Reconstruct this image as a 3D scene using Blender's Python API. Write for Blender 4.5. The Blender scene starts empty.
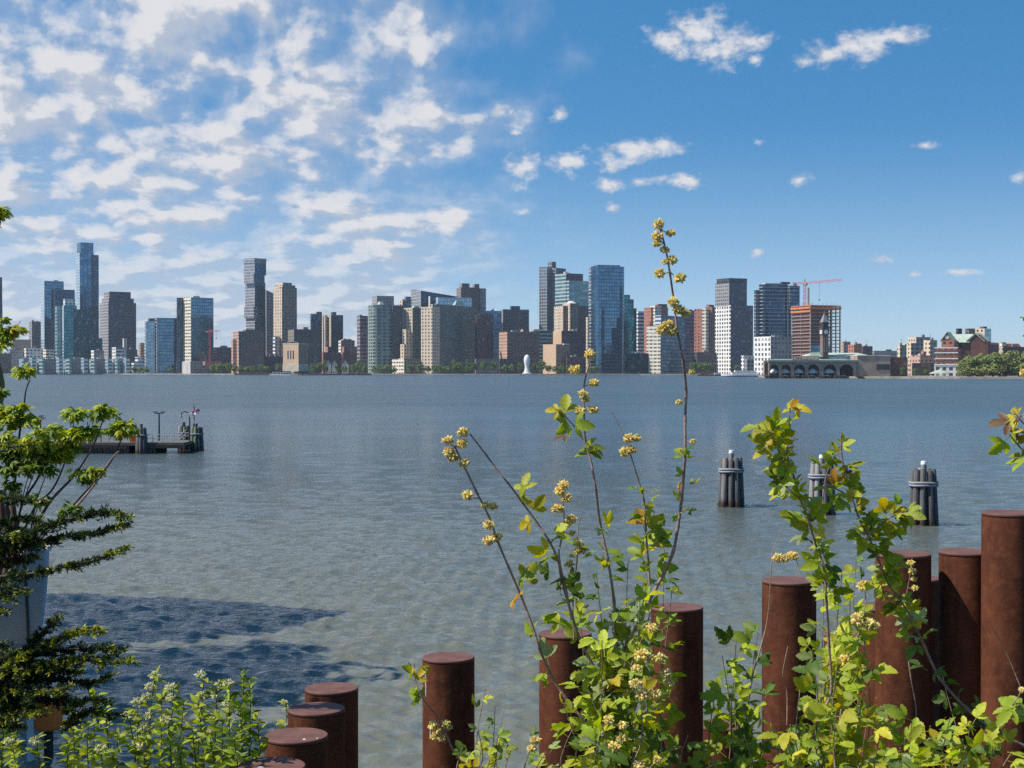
import bpy, math, random
import numpy as np
from mathutils import Vector, Matrix

random.seed(7)
rng = np.random.default_rng(11)
sc = bpy.context.scene
COL = sc.collection

# ------------------------------------------------------------------ camera, sky, sun, exposure
F = 1500.0
CAM_Z = 6.5
HORIZON = 370.2
PITCH = math.atan((384 - HORIZON) / F)
cam_d = bpy.data.cameras.new("camera")
cam_d.sensor_width = 36.0
cam_d.lens = 36.0 * F / 1024.0
cam_d.clip_start = 0.1
cam_d.clip_end = 60000.0
cam = bpy.data.objects.new("camera", cam_d)
cam.location = (0, 0, CAM_Z)
cam.rotation_euler = (math.pi / 2 - PITCH, 0, 0)
COL.objects.link(cam)
sc.camera = cam

SUN_EL = math.radians(52)
SUN_BACK = math.radians(8)                       # the sun stands to the left, a little behind the viewer
SUN_DIR = Vector((-math.cos(SUN_BACK) * math.cos(SUN_EL), -math.sin(SUN_BACK) * math.cos(SUN_EL), math.sin(SUN_EL)))
SUN_STRENGTH = 4.9
SKY_STRENGTH = 0.112
HAZE_DENSITY = 4.2e-5

sun_d = bpy.data.lights.new("sun", 'SUN')
sun_d.energy = SUN_STRENGTH
sun_d.angle = math.radians(0.5)
sun_d.color = (1.0, 0.94, 0.85)
sun = bpy.data.objects.new("sun", sun_d)
sun.rotation_euler = SUN_DIR.to_track_quat('Z', 'Y').to_euler()
COL.objects.link(sun)

sc.view_settings.view_transform = 'Standard'
sc.view_settings.look = 'None'
sc.view_settings.exposure = 0.34
sc.view_settings.gamma = 1.0
sc.cycles.max_bounces = 6
sc.cycles.diffuse_bounces = 2
sc.cycles.glossy_bounces = 3
sc.cycles.transmission_bounces = 3
sc.cycles.volume_bounces = 0
sc.cycles.transparent_max_bounces = 6
sc.cycles.sample_clamp_indirect = 4.0
sc.cycles.sample_clamp_direct = 6.0
sc.cycles.use_denoising = False
sc.cycles.use_adaptive_sampling = True
sc.cycles.adaptive_threshold = 0.006

world = bpy.data.worlds.new("World")
sc.world = world
world.use_nodes = True
wt = world.node_tree
wt.nodes.clear()


class NT:
    """small helper to write node graphs"""
    def __init__(self, tree):
        self.t = tree

    def n(self, kind, **kw):
        nd = self.t.nodes.new(kind)
        for k, v in kw.items():
            setattr(nd, k, v)
        return nd

    def put(self, sock, v):
        if isinstance(v, bpy.types.NodeSocket):
            self.t.links.new(v, sock)
        elif v is not None:
            sock.default_value = v

    def m(self, op, a, b=None, c=None, clamp=False):
        nd = self.n('ShaderNodeMath', operation=op, use_clamp=clamp)
        self.put(nd.inputs[0], a)
        if b is not None: self.put(nd.inputs[1], b)
        if c is not None: self.put(nd.inputs[2], c)
        return nd.outputs[0]

    def vm(self, op, a, b=None):
        nd = self.n('ShaderNodeVectorMath', operation=op)
        self.put(nd.inputs[0], a)
        if b is not None: self.put(nd.inputs[1], b)
        return nd.outputs['Value'] if op in ('LENGTH', 'DOT_PRODUCT', 'DISTANCE') else nd.outputs[0]

    def xyz(self, x, y, z=0.0):
        nd = self.n('ShaderNodeCombineXYZ')
        for i, v in enumerate((x, y, z)): self.put(nd.inputs[i], v)
        return nd.outputs[0]

    def sep(self, v):
        nd = self.n('ShaderNodeSeparateXYZ')
        self.put(nd.inputs[0], v)
        return nd.outputs

    def noise(self, vec, scale, detail=4.0, rough=0.55, dist=0.0, lac=2.0):
        nd = self.n('ShaderNodeTexNoise')
        self.put(nd.inputs['Vector'], vec)
        nd.inputs['Scale'].default_value = scale
        nd.inputs['Detail'].default_value = detail
        nd.inputs['Roughness'].default_value = rough
        nd.inputs['Lacunarity'].default_value = lac
        nd.inputs['Distortion'].default_value = dist
        return nd.outputs[0]

    def mix(self, f, a, b):
        nd = self.n('ShaderNodeMix', data_type='RGBA')
        self.put(nd.inputs[0], f)
        self.put(nd.inputs[6], a if isinstance(a, bpy.types.NodeSocket) else (*a, 1))
        self.put(nd.inputs[7], b if isinstance(b, bpy.types.NodeSocket) else (*b, 1))
        return nd.outputs[2]

    def smooth(self, v, lo, hi, a=0.0, b=1.0):
        nd = self.n('ShaderNodeMapRange', interpolation_type='SMOOTHSTEP')
        self.put(nd.inputs[0], v)
        for i, x in zip((1, 2, 3, 4), (lo, hi, a, b)): self.put(nd.inputs[i], x)
        return nd.outputs[0]

    def lin(self, v, lo, hi, a=0.0, b=1.0):
        nd = self.n('ShaderNodeMapRange')
        self.put(nd.inputs[0], v)
        for i, x in zip((1, 2, 3, 4), (lo, hi, a, b)): self.put(nd.inputs[i], x)
        return nd.outputs[0]


def sky_world():
    w = NT(wt)
    out = w.n('ShaderNodeOutputWorld')
    tc = w.n('ShaderNodeTexCoord')
    d = w.vm('NORMALIZE', tc.outputs['Generated'])
    x, y, z = w.sep(d)
    sky = w.n('ShaderNodeTexSky', sky_type='NISHITA')
    sky.sun_disc = False
    sky.sun_elevation = SUN_EL
    sky.sun_rotation = math.atan2(SUN_DIR.x, SUN_DIR.y)
    sky.altitude = 0.0
    sky.air_density = 1.0
    sky.dust_density = 0.7
    sky.ozone_density = 1.6
    # clear, polarised air: the deep blue comes down closer to the horizon
    zz = w.m('ADD', w.m('MAXIMUM', z, 0.0), w.m('MULTIPLY', w.m('POWER', w.m('SUBTRACT', 1.0, w.m('MAXIMUM', z, 0.0)), 4.0), w.m('ADD', w.m('MULTIPLY', w.m('MAXIMUM', z, 0.0), 2.0), 0.03)))
    w.put(sky.inputs[0], w.vm('NORMALIZE', w.xyz(x, y, zz)))
    hs = w.n('ShaderNodeHueSaturation')
    hs.inputs['Saturation'].default_value = 1.42
    hs.inputs['Hue'].default_value = 0.494
    w.put(hs.inputs['Color'], sky.outputs[0])
    az = w.m('ARCTAN2', x, y)
    el = w.m('ARCSINE', z)
    # clouds, in angles across the sky
    e = w.m('ADD', w.m('MAXIMUM', el, 0.0), 0.05)
    ve = w.m('MULTIPLY', w.m('LOGARITHM', e, math.e), 3.0)
    cv = w.xyz(w.m('MULTIPLY', az, 10.0), ve, 0.0)
    cv_hi = w.xyz(w.m('ADD', w.m('MULTIPLY', az, 10.0), -0.10), w.m('ADD', ve, 0.11), 0.0)
    warp = w.n('ShaderNodeTexNoise')
    w.put(warp.inputs['Vector'], cv)
    warp.inputs['Scale'].default_value = 1.5
    wv = w.vm('MULTIPLY', w.vm('SUBTRACT', warp.outputs['Color'], (0.5, 0.5, 0.5)), (0.14, 0.10, 0.0))

    def field(v):
        v2 = w.vm('ADD', v, wv)
        big = w.noise(v2, 1.45, 2.0, 0.5)
        fine = w.noise(v2, 4.1, 7.0, 0.52)
        return w.m('ADD', w.m('MULTIPLY', big, 0.55), w.m('MULTIPLY', fine, 0.62))
    f0 = field(cv)
    f1 = field(cv_hi)
    # the bank of broken cloud fills the left of the view and thins to the right
    def pxa(px): return math.atan((px - 512) / F)
    def pye(py): return math.atan((369 - py) / F)
    edge = w.m('ADD', az, w.m('MULTIPLY', w.m('SUBTRACT', w.noise(cv, 1.6, 3.0), 0.5), 0.30))
    right = w.smooth(edge, pxa(380), pxa(560), 1.0, 0.0)
    left = w.m('MULTIPLY', w.smooth(az, -1.4, -0.9, 0.0, 1.0), w.smooth(el, 0.25, 0.31, 1.0, 0.0))
    cover = w.m('MULTIPLY', right, left)
    lowthin = w.smooth(el, pye(345), pye(215), 0.0, 1.0)
    thr = w.m('SUBTRACT', 0.90, w.m('MULTIPLY', cover, w.m('ADD', 0.34, w.m('MULTIPLY', lowthin, 0.05))))
    dens = w.smooth(w.m('SUBTRACT', f0, thr), -0.10, 0.17)
    dens = w.m('MULTIPLY', dens, w.m('ADD', 0.45, w.m('MULTIPLY', lowthin, 0.48)))
    veil = w.m('MULTIPLY', w.m('MULTIPLY', w.smooth(f0, 0.28, 0.60), cover), w.m('SUBTRACT', 0.80, w.m('MULTIPLY', lowthin, 0.38)))
    dens = w.m('MAXIMUM', dens, veil)
    # lone clouds on the right: each a few soft ellipses, roughened by noise
    lone = [(672, 42, 27, 15), (700, 34, 34, 20), (724, 50, 30, 17), (745, 45, 24, 11), (757, 62, 14, 7),
            (806, 66, 16, 9), (830, 58, 22, 10), (862, 54, 30, 14), (893, 47, 32, 9),
            (558, 117, 13, 11), (512, 112, 11, 11), (514, 131, 9, 6), (523, 164, 18, 13), (520, 186, 13, 9), (570, 161, 26, 11),
            (612, 160, 14, 16), (640, 150, 34, 11), (664, 147, 18, 9), (612, 183, 20, 7), (640, 181, 14, 6),
            (683, 181, 22, 8), (798, 181, 13, 8), (877, 262, 14, 6), (612, 209, 10, 7), (524, 211, 14, 6), (1021, 183, 10, 8),
            (925, 153, 16, 4), (758, 144, 8, 5), (438, 227, 20, 6), (910, 276, 12, 4), (755, 253, 9, 8), (960, 275, 18, 4)]
    cur = None
    vv = w.xyz(az, el, 0.0)
    nz = w.vm('MULTIPLY', w.vm('SUBTRACT', warp.outputs['Color'], (0.5, 0.5, 0.5)), (0.010, 0.006, 0.0))
    vv = w.vm('ADD', vv, nz)
    for px, py, rx, ry in lone:
        q = w.vm('MULTIPLY', w.vm('SUBTRACT', vv, (pxa(px), pye(py), 0)), (F / (rx * 1.4), F / (ry * 1.5), 0))
        b = w.m('SUBTRACT', 1.0 if rx > 17 else 0.82, w.vm('LENGTH', q))
        cur = b if cur is None else w.m('MAXIMUM', cur, b)
    lv = w.xyz(w.m('MULTIPLY', az, 70.0), w.m('MULTIPLY', el, 100.0), 3.0)
    ln = w.noise(lv, 1.0, 7.0, 0.6)
    lf = w.m('ADD', cur, w.m('MULTIPLY', w.m('SUBTRACT', ln, 0.5), 2.3))
    ldens = w.m('MULTIPLY', w.smooth(lf, 0.10, 1.0), 0.93)
    lsh = w.noise(w.vm('ADD', lv, (-0.35, 0.5, 0.0)), 1.0, 5.0, 0.55)
    dens_all = w.m('MAXIMUM', dens, ldens)
    # sunlit crests, greyer bases
    relief = w.m('MAXIMUM', w.smooth(w.m('SUBTRACT', f0, f1), -0.05, 0.07), w.m('MULTIPLY', w.smooth(w.m('SUBTRACT', ln, lsh), -0.16, 0.1), ldens))
    ccol = w.mix(relief, (0.42, 0.47, 0.56), (0.69, 0.68, 0.69))
    bg = w.n('ShaderNodeBackground')
    # pale haze low in the sky
    hazy = w.mix(w.smooth(el, 0.0, 0.17, 0.42, 0.0), hs.outputs[0], (4.2, 5.1, 6.0))
    w.put(bg.inputs['Color'], w.mix(w.m('GREATER_THAN', z, -0.004), (0.3, 0.35, 0.35), hazy))
    bg.inputs['Strength'].default_value = SKY_STRENGTH
    bc = w.n('ShaderNodeBackground')
    w.put(bc.inputs['Color'], ccol)
    bc.inputs['Strength'].default_value = 0.92
    mx = w.n('ShaderNodeMixShader')
    w.put(mx.inputs[0], w.m('MULTIPLY', dens_all, w.smooth(z, 0.0, 0.02)))
    w.put(mx.inputs[1], bg.outputs[0])
    w.put(mx.inputs[2], bc.outputs[0])
    w.put(out.inputs[0], mx.outputs[0])


sky_world()
world.cycles.sampling_method = 'MANUAL'
world.cycles.sample_map_resolution = 512

# ------------------------------------------------------------------ helpers
_FWD = Vector((0, math.cos(PITCH), -math.sin(PITCH)))
_UP = Vector((0, math.sin(PITCH), math.cos(PITCH)))


def at(px, py, Y):
    """the point at depth Y seen at this place of the picture"""
    d = _FWD + Vector((1, 0, 0)) * ((px - 512) / F) + _UP * ((384 - py) / F)
    return Vector((0, 0, CAM_Z)) + d * (Y / d.y)


def zat(py, Y):
    return at(512, py, Y).z


def xat(px, Y):
    return at(px, 369, Y).x


ORG = {}


def tag(o, label=None, cat=None, group=None, kind=None):
    if label: o['label'] = label
    if cat: o['category'] = cat
    if group: o['group'] = group
    if kind: o['kind'] = kind
    return o


def thing(name, label, cat, loc, group=None):
    o = bpy.data.objects.new(name, None)
    o.empty_display_size = 0.3
    COL.objects.link(o)
    o.location = loc
    ORG[o] = Vector(loc)
    return tag(o, label, cat, group)


def link_mesh(name, me, parent=None):
    o = bpy.data.objects.new(name, me)
    COL.objects.link(o)
    if parent is not None:
        o.parent = parent
        ORG[o] = ORG.get(parent, Vector((0, 0, 0)))
    else:
        ORG[o] = Vector((0, 0, 0))
    return o


class MB:
    """collects shapes in world coordinates and links them as one mesh object"""
    def __init__(self):
        self.v, self.f, self.mi, self.uv = [], [], [], []

    def face(self, pts, mi=0, uv=None):
        b = len(self.v)
        self.v.extend([tuple(p) for p in pts])
        self.f.append(tuple(range(b, b + len(pts))))
        self.mi.append(mi)
        self.uv.append(uv if uv else [(p[0] + p[1], p[2]) for p in pts])

    def prism(self, fp, z0, z1, side=None, roof=0, bottom=True, ztop=None, inset=None):
        """fp counter-clockwise footprint; ztop optional height per corner; inset scales the top about its middle"""
        n = len(fp)
        side = side or [0] * n
        zt = ztop or [z1] * n
        tp = fp
        if inset is not None:
            cx = sum(p[0] for p in fp) / n; cy = sum(p[1] for p in fp) / n
            tp = [(cx + (p[0] - cx) * inset, cy + (p[1] - cy) * inset) for p in fp]
        per = 0.0
        for i in range(n):
            j = (i + 1) % n
            L = math.hypot(fp[j][0] - fp[i][0], fp[j][1] - fp[i][1])
            self.face([(*fp[i][:2], z0), (*fp[j][:2], z0), (*tp[j][:2], zt[j]), (*tp[i][:2], zt[i])], side[i],
                      [(per, z0), (per + L, z0), (per + L, zt[j]), (per, zt[i])])
            per += L
        self.face([(*tp[i][:2], zt[i]) for i in range(n)], roof)
        if bottom:
            self.face([(*fp[i][:2], z0) for i in reversed(range(n))], roof)

    def box(self, c, s, rz=0.0, mi=0):
        cs, sn = math.cos(rz), math.sin(rz)
        fp = []
        for dx, dy in ((-1, -1), (1, -1), (1, 1), (-1, 1)):
            a, b = dx * s[0] / 2, dy * s[1] / 2
            fp.append((c[0] + a * cs - b * sn, c[1] + a * sn + b * cs))
        self.prism(fp, c[2] - s[2] / 2, c[2] + s[2] / 2, [mi] * 4, mi)

    def tube(self, pts, rad, seg=8, mi=0, cap=True):
        pts = [Vector(p) for p in pts]
        if not hasattr(rad, '__len__'): rad = [rad] * len(pts)
        rings = []
        ref = None
        for i, p in enumerate(pts):
            t = (pts[min(i + 1, len(pts) - 1)] - pts[max(i - 1, 0)])
            if t.length < 1e-9: t = Vector((0, 0, 1))
            t.normalize()
            if ref is None:
                ref = Vector((1, 0, 0)) if abs(t.x) < 0.8 else Vector((0, 1, 0))
            a = (ref - t * ref.dot(t)).normalized()
            ref = a
            b = t.cross(a)
            base = len(self.v)
            for k in range(seg):
                an = 2 * math.pi * k / seg
                self.v.append(tuple(p + (a * math.cos(an) + b * math.sin(an)) * rad[i]))
            rings.append(base)
        for i in range(len(pts) - 1):
            for k in range(seg):
                k2 = (k + 1) % seg
                self.f.append((rings[i] + k, rings[i] + k2, rings[i + 1] + k2, rings[i + 1] + k))
                self.mi.append(mi)
                self.uv.append([(0, 0)] * 4)
        if cap:
            self.lids(rings, seg, mi)

    def lids(self, rings, seg, mi):
        # end faces get vertices of their own so that the sides keep square normals
        for r, rev in ((rings[0], True), (rings[-1], False)):
            base = len(self.v)
            self.v.extend(self.v[r:r + seg])
            ks = reversed(range(seg)) if rev else range(seg)
            self.f.append(tuple(base + k for k in ks)); self.mi.append(mi); self.uv.append([(0, 0)] * seg)

    def lathe(self, c, prof, seg=32, mi=0, ry=1.0):
        """prof: (radius, z) from bottom to top"""
        rings = []
        for r, z in prof:
            base = len(self.v)
            for k in range(seg):
                a = 2 * math.pi * k / seg
                self.v.append((c[0] + r * math.cos(a), c[1] + ry * r * math.sin(a), c[2] + z))
            rings.append(base)
        for i in range(len(prof) - 1):
            for k in range(seg):
                k2 = (k + 1) % seg
                self.f.append((rings[i] + k, rings[i] + k2, rings[i + 1] + k2, rings[i + 1] + k))
                self.mi.append(mi)
                self.uv.append([(0, 0)] * 4)
        self.lids(rings, seg, mi)


    def bar(self, a, b, w, mi=0):
        self.tube([a, b], w / 2 * 1.2, 4, mi)

    def build(self, name, mats, parent=None, smooth=False, org=None):
        me = bpy.data.meshes.new(name)
        o_ = org if org is not None else (ORG.get(parent, Vector((0, 0, 0))) if parent is not None else Vector((0, 0, 0)))
        me.from_pydata([(p[0] - o_[0], p[1] - o_[1], p[2] - o_[2]) for p in self.v], [], self.f)
        if not isinstance(mats, (list, tuple)): mats = [mats]
        for m_ in mats: me.materials.append(m_)
        me.polygons.foreach_set('material_index', self.mi)
        if smooth is True:
            me.polygons.foreach_set('use_smooth', [True] * len(self.f))
        elif smooth == 'auto':
            me.polygons.foreach_set('use_smooth', [len(f) == 4 for f in self.f])
        ul = me.uv_layers.new(name='uv')
        flat = [c for fu in self.uv for p in fu for c in p]
        ul.data.foreach_set('uv', flat)
        me.update()
        o = link_mesh(name, me, parent)
        if parent is None and org is not None:
            o.location = org
            ORG[o] = Vector(org)
        return o


# ------------------------------------------------------------------ materials
MATS = {}


def mat_new(name):
    m = bpy.data.materials.new(name)
    m.use_nodes = True
    m.node_tree.nodes.clear()
    t = NT(m.node_tree)
    out = t.n('ShaderNodeOutputMaterial')
    p = t.n('ShaderNodeBsdfPrincipled')
    t.put(out.inputs[0], p.outputs[0])
    return m, t, p, out


def plain(name, col, rough=0.7, metal=0.0, var=0.25, scale=3.0, bump=0.0, spec=0.4):
    """painted or weathered surface: base colour broken up by two scales of noise"""
    if name in MATS: return MATS[name]
    m, t, p, out = mat_new(name)
    tc = t.n('ShaderNodeTexCoord').outputs['Object']
    n1 = t.noise(tc, scale, 6.0, 0.6)
    n2 = t.noise(tc, scale * 0.13, 3.0, 0.5)
    k = t.m('ADD', t.m('MULTIPLY', n1, 0.6), t.m('MULTIPLY', n2, 0.4))
    a = tuple(max(0.0, c * (1 - var)) for c in col)
    b = tuple(min(1.0, c * (1 + var)) for c in col)
    t.put(p.inputs['Base Color'], t.mix(t.smooth(k, 0.32, 0.68), a, b))
    p.inputs['Roughness'].default_value = rough
    p.inputs['Metallic'].default_value = metal
    p.inputs['Specular IOR Level'].default_value = spec
    if bump:
        bn = t.n('ShaderNodeBump')
        bn.inputs['Strength'].default_value = bump
        bn.inputs['Distance'].default_value = 0.02
        t.put(bn.inputs['Height'], n1)
        t.put(p.inputs['Normal'], bn.outputs[0])
    MATS[name] = m
    return m


def facade(name, wall, glass, floor=3.8, bay=3.6, fv=0.55, fh=0.55, metal=0.35, rough=0.15, lit=0.25, wob=0.02):
    """storeys and bays laid out in metres along the wall; every pane differs a little"""
    if name in MATS: return MATS[name]
    m, t, p, out = mat_new(name)
    uv = t.n('ShaderNodeUVMap').outputs[0]
    u, v, _ = t.sep(uv)
    if floor < 10: floor, bay = floor * 1.22, bay * 1.22
    uu = t.m('DIVIDE', u, bay)
    vv = t.m('DIVIDE', v, floor)
    fu = t.m('FRACT', uu)
    fvv = t.m('FRACT', vv)
    mh = 1.0 if fh >= 1 else t.m('LESS_THAN', t.m('ABSOLUTE', t.m('SUBTRACT', fu, 0.5)), fh / 2)
    mv = 1.0 if fv >= 1 else t.m('LESS_THAN', t.m('ABSOLUTE', t.m('SUBTRACT', fvv, 0.5)), fv / 2)
    mask = t.m('MULTIPLY', mh, mv)
    cell = t.xyz(t.m('FLOOR', uu), t.m('FLOOR', vv), 0.0)
    wn = t.n('ShaderNodeTexWhiteNoise', noise_dimensions='2D')
    t.put(wn.inputs['Vector'], cell)
    r = wn.outputs['Value']
    tc = t.n('ShaderNodeTexCoord').outputs['Object']
    big = t.noise(tc, 0.03, 4.0, 0.6)
    fine = t.noise(tc, 0.35, 4.0, 0.65)
    wcol = t.mix(t.smooth(t.m('ADD', t.m('MULTIPLY', big, 0.5), t.m('MULTIPLY', fine, 0.5)), 0.3, 0.7),
                 tuple(c * 0.82 for c in wall), tuple(min(1, c * 1.12) for c in wall))
    k = t.m('ADD', t.m('MULTIPLY', r, 0.65), t.m('MULTIPLY', big, 0.35))
    gcol = t.mix(k, tuple(c * 0.55 for c in glass), tuple(min(1, c * 1.35) for c in glass))
    # blinds drawn in some windows
    bl = t.m('GREATER_THAN', r, 1 - lit * 0.6)
    gcol = t.mix(t.m('MULTIPLY', bl, 0.55), gcol, tuple(0.5 * c + 0.16 for c in wall))
    t.put(p.inputs['Base Color'], t.mix(mask, wcol, gcol))
    t.put(p.inputs['Metallic'], t.m('MULTIPLY', mask, metal))
    t.put(p.inputs['Roughness'], t.lin(mask, 0, 1, 0.75, rough))
    p.inputs['Specular IOR Level'].default_value = 0.5
    bn = t.n('ShaderNodeBump')
    bn.inputs['Strength'].default_value = 1.0
    bn.inputs['Distance'].default_value = 1.0
    # panes stand slightly out of true so reflections break from pane to pane
    tilt = t.m('MULTIPLY', t.m('MULTIPLY', t.m('SUBTRACT', r, 0.5), fu), t.m('MULTIPLY', mask, wob * bay))
    t.put(bn.inputs['Height'], t.m('ADD', tilt, t.m('MULTIPLY', big, 0.4 * wob * 30)))
    t.put(p.inputs['Normal'], bn.outputs[0])
    MATS[name] = m
    return m
# ------------------------------------------------------------------ water
def water_material():
    m, t, p, out = mat_new('river_water')
    geo = t.n('ShaderNodeNewGeometry')
    pos = geo.outputs['Position']
    x, y, z = t.sep(pos)
    silt = t.noise(t.vm('MULTIPLY', pos, (0.012, 0.03, 0.0)), 1.0, 4.0, 0.6)
    # muddy along the bank; farther out a bluer colour stands in for sky reflection
    shallow = t.mix(t.smooth(silt, 0.3, 0.7), (0.108, 0.113, 0.085), (0.142, 0.146, 0.106))
    far_sky_tint = t.mix(t.smooth(silt, 0.3, 0.7), (0.058, 0.080, 0.085), (0.076, 0.100, 0.102))
    t.put(p.inputs['Base Color'], t.mix(t.smooth(t.m('ADD', y, t.m('MULTIPLY', silt, 30.0)), 28, 125), shallow, far_sky_tint))
    p.inputs['Roughness'].default_value = 0.06
    p.inputs['IOR'].default_value = 1.333
    dist = t.m('SQRT', t.m('ADD', t.m('MULTIPLY', x, x), t.m('MULTIPLY', y, y)))
    n1 = t.noise(t.vm('MULTIPLY', pos, (0.8, 1.5, 1.0)), 2.6, 5.0, 0.62)
    n2 = t.noise(t.vm('MULTIPLY', pos, (0.6, 1.2, 1.0)), 0.55, 4.0, 0.6)
    n3 = t.noise(t.vm('MULTIPLY', pos, (0.5, 1.0, 1.0)), 0.11, 4.0, 0.6)
    h = t.m('ADD', t.m('ADD', t.m('MULTIPLY', n1, t.lin(dist, 25, 60, 0.060, 0.20)), t.m('MULTIPLY', n2, t.lin(dist, 40, 130, 0.02, 0.42))),
            t.m('MULTIPLY', n3, t.lin(dist, 80, 400, 0.0, 2.4)))
    bn = t.n('ShaderNodeBump')
    bn.inputs['Strength'].default_value = 1.0
    bn.inputs['Distance'].default_value = 1.0
    t.put(bn.inputs['Height'], h)
    t.put(p.inputs['Normal'], bn.outputs[0])
    t.put(p.inputs['Roughness'], t.lin(dist, 40, 300, 0.05, 0.34))
    t.put(p.inputs['Specular IOR Level'], t.lin(dist, 25, 160, 0.5, 0.9))
    return m


def build_water():
    py = np.concatenate([np.concatenate([np.arange(770, 90, -.8), np.arange(90, 30, -1.0)]), np.geomspace(30, 0.89, 70)])
    r = 9750.0 / py
    az = np.concatenate([np.radians(np.linspace(-180, -24, 40))[:-1], np.radians(np.arange(-24, 24.001, 0.08)),
                         np.radians(np.linspace(24, 180, 40))[1:]])
    R, A = np.meshgrid(r, az, indexing='ij')
    X = R * np.sin(A); Y = R * np.cos(A)
    Z = np.zeros_like(X)
    g = np.random.default_rng(3)
    dr = (R * R / 9750.0)
    edge = np.clip((math.radians(23.5) - np.abs(A)) / math.radians(2), 0, 1)
    N = 64
    lam = np.geomspace(0.24, 6.0, N)
    for L in lam:
        th = math.radians(250) + g.normal(0, 0.75)         # the breeze comes across the river
        k = 2 * math.pi / L
        s = 0.082 if L < 0.7 else 0.078 * (0.7 / L) ** 1.15
        a = s / k
        fade = np.clip((L / np.maximum(dr * .85, 0.03) - 1.7) / 1.3, 0, 1)
        ph = g.uniform(0, 6.28)
        # the groups of waves come and go
        env = 0.75 + 0.45 * np.sin(X * g.normal(0, 0.06) + Y * g.normal(0, 0.06) + g.uniform(0, 6.28))
        Z += a * fade * edge * env * np.sin(k * (X * math.cos(th) + Y * math.sin(th)) + ph)
    nr, na = X.shape
    co = np.stack([X, Y, Z], -1).reshape(-1, 3)
    i = np.arange(nr - 1)[:, None] * na + np.arange(na - 1)[None, :]
    q = np.stack([i, i + na, i + na + 1, i + 1], -1).reshape(-1, 4)
    me = bpy.data.meshes.new('river_water')
    me.vertices.add(len(co)); me.vertices.foreach_set('co', co.astype(np.float32).ravel())
    me.loops.add(q.size); me.loops.foreach_set('vertex_index', q.astype(np.int32).ravel())
    me.polygons.add(len(q)); me.polygons.foreach_set('loop_start', np.arange(0, q.size, 4, dtype=np.int32))
    me.polygons.foreach_set('use_smooth', np.ones(len(q), dtype=bool))
    me.update(calc_edges=True)
    if me.polygons[0].normal.z < 0: me.flip_normals()
    me.materials.append(water_material())
    o = link_mesh('river_water', me)
    tag(o, kind='structure')
    return o


build_water()

# ------------------------------------------------------------------ near bank, sloping from the viewer to the sea wall
m_soil = plain('soil_and_mulch', (0.07, 0.055, 0.04), 0.95, var=0.4, scale=6, bump=0.6)
m_wall = plain('quay_concrete', (0.30, 0.28, 0.25), 0.9, var=0.25, scale=0.5)
WALL_Y = 11.6


def ground_z(x, y):
    t_ = min(1.0, max(0.0, (y + 1.0) / 9.0))
    return 4.85 - 1.75 * t_ * t_ * (3 - 2 * t_) + 0.06 * math.sin(x * 1.7 + y) * math.sin(y * 1.3)


def near_bank():
    b = MB()
    xs = list(np.linspace(-9.5, 9.5, 39)); xs = [-900, -300, -60, -18] + xs + [18, 60, 300, 900]
    ys = [-900, -200, -40, -12] + list(np.linspace(-6, WALL_Y, 36))
    for i in range(len(xs) - 1):
        for j in range(len(ys) - 1):
            b.face([(xs[a], ys[c], ground_z(xs[a], ys[c])) for a, c in ((i, j), (i + 1, j), (i + 1, j + 1), (i, j + 1))])
    for i in range(len(xs) - 1):
        b.face([(xs[i], WALL_Y, -2.5), (xs[i], WALL_Y, ground_z(xs[i], WALL_Y)), (xs[i + 1], WALL_Y, ground_z(xs[i + 1], WALL_Y)), (xs[i + 1], WALL_Y, -2.5)], 1)
    tag(b.build('near_bank_ground', [m_soil, m_wall]), kind='structure')


near_bank()

# ------------------------------------------------------------------ far bank
m_land = plain('far_bank_paving', (0.22, 0.21, 0.18), 0.95, var=0.35, scale=0.05)
m_bulk = plain('bulkhead_stone', (0.28, 0.25, 0.21), 0.9, var=0.4, scale=0.2)
SHORE = [(-2600, 2600), (-400, 2330), (0, 2280), (120, 2230), (235, 2050), (520, 1960), (640, 1950), (690, 1925), (752, 1900),
         (762, 1310), (815, 1240), (868, 1185), (905, 1160), (960, 1125), (1024, 1110), (1300, 1100), (2600, 1300)]


def shore_D(px):
    for (a, da), (c, dc) in zip(SHORE[:-1], SHORE[1:]):
        if a <= px <= c: return da + (dc - da) * (px - a) / (c - a)
    return 1960


LAND_Z = 1.6


def far_bank():
    b = MB()
    pts = [(xat(p, d), d) for p, d in SHORE]
    pts = [(-11000, 3800)] + pts + [(11000, 2600)]
    b.face([(*p, LAND_Z) for p in pts] + [(11000, 11000, LAND_Z), (-11000, 11000, LAND_Z)])
    for p, q in zip(pts[:-1], pts[1:]):
        b.face([(*p, -3), (*q, -3), (*q, LAND_Z), (*p, LAND_Z)], 1)
    tag(b.build('far_bank_ground', [m_land, m_bulk]), kind='structure')


far_bank()

# ------------------------------------------------------------------ thin river haze
def haze():
    b = MB()
    b.box((0, 0, 118), (25000, 25000, 244))
    m = bpy.data.materials.new('haze')
    m.use_nodes = True
    m.node_tree.nodes.clear()
    t = NT(m.node_tree)
    out = t.n('ShaderNodeOutputMaterial')
    v = t.n('ShaderNodeVolumePrincipled')
    v.inputs['Color'].default_value = (0.72, 0.84, 1.0, 1)
    v.inputs['Density'].default_value = HAZE_DENSITY
    v.inputs['Anisotropy'].default_value = 0.1
    t.put(out.inputs['Volume'], v.outputs[0])
    tag(b.build('haze', m), kind='stuff')


haze()
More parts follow.
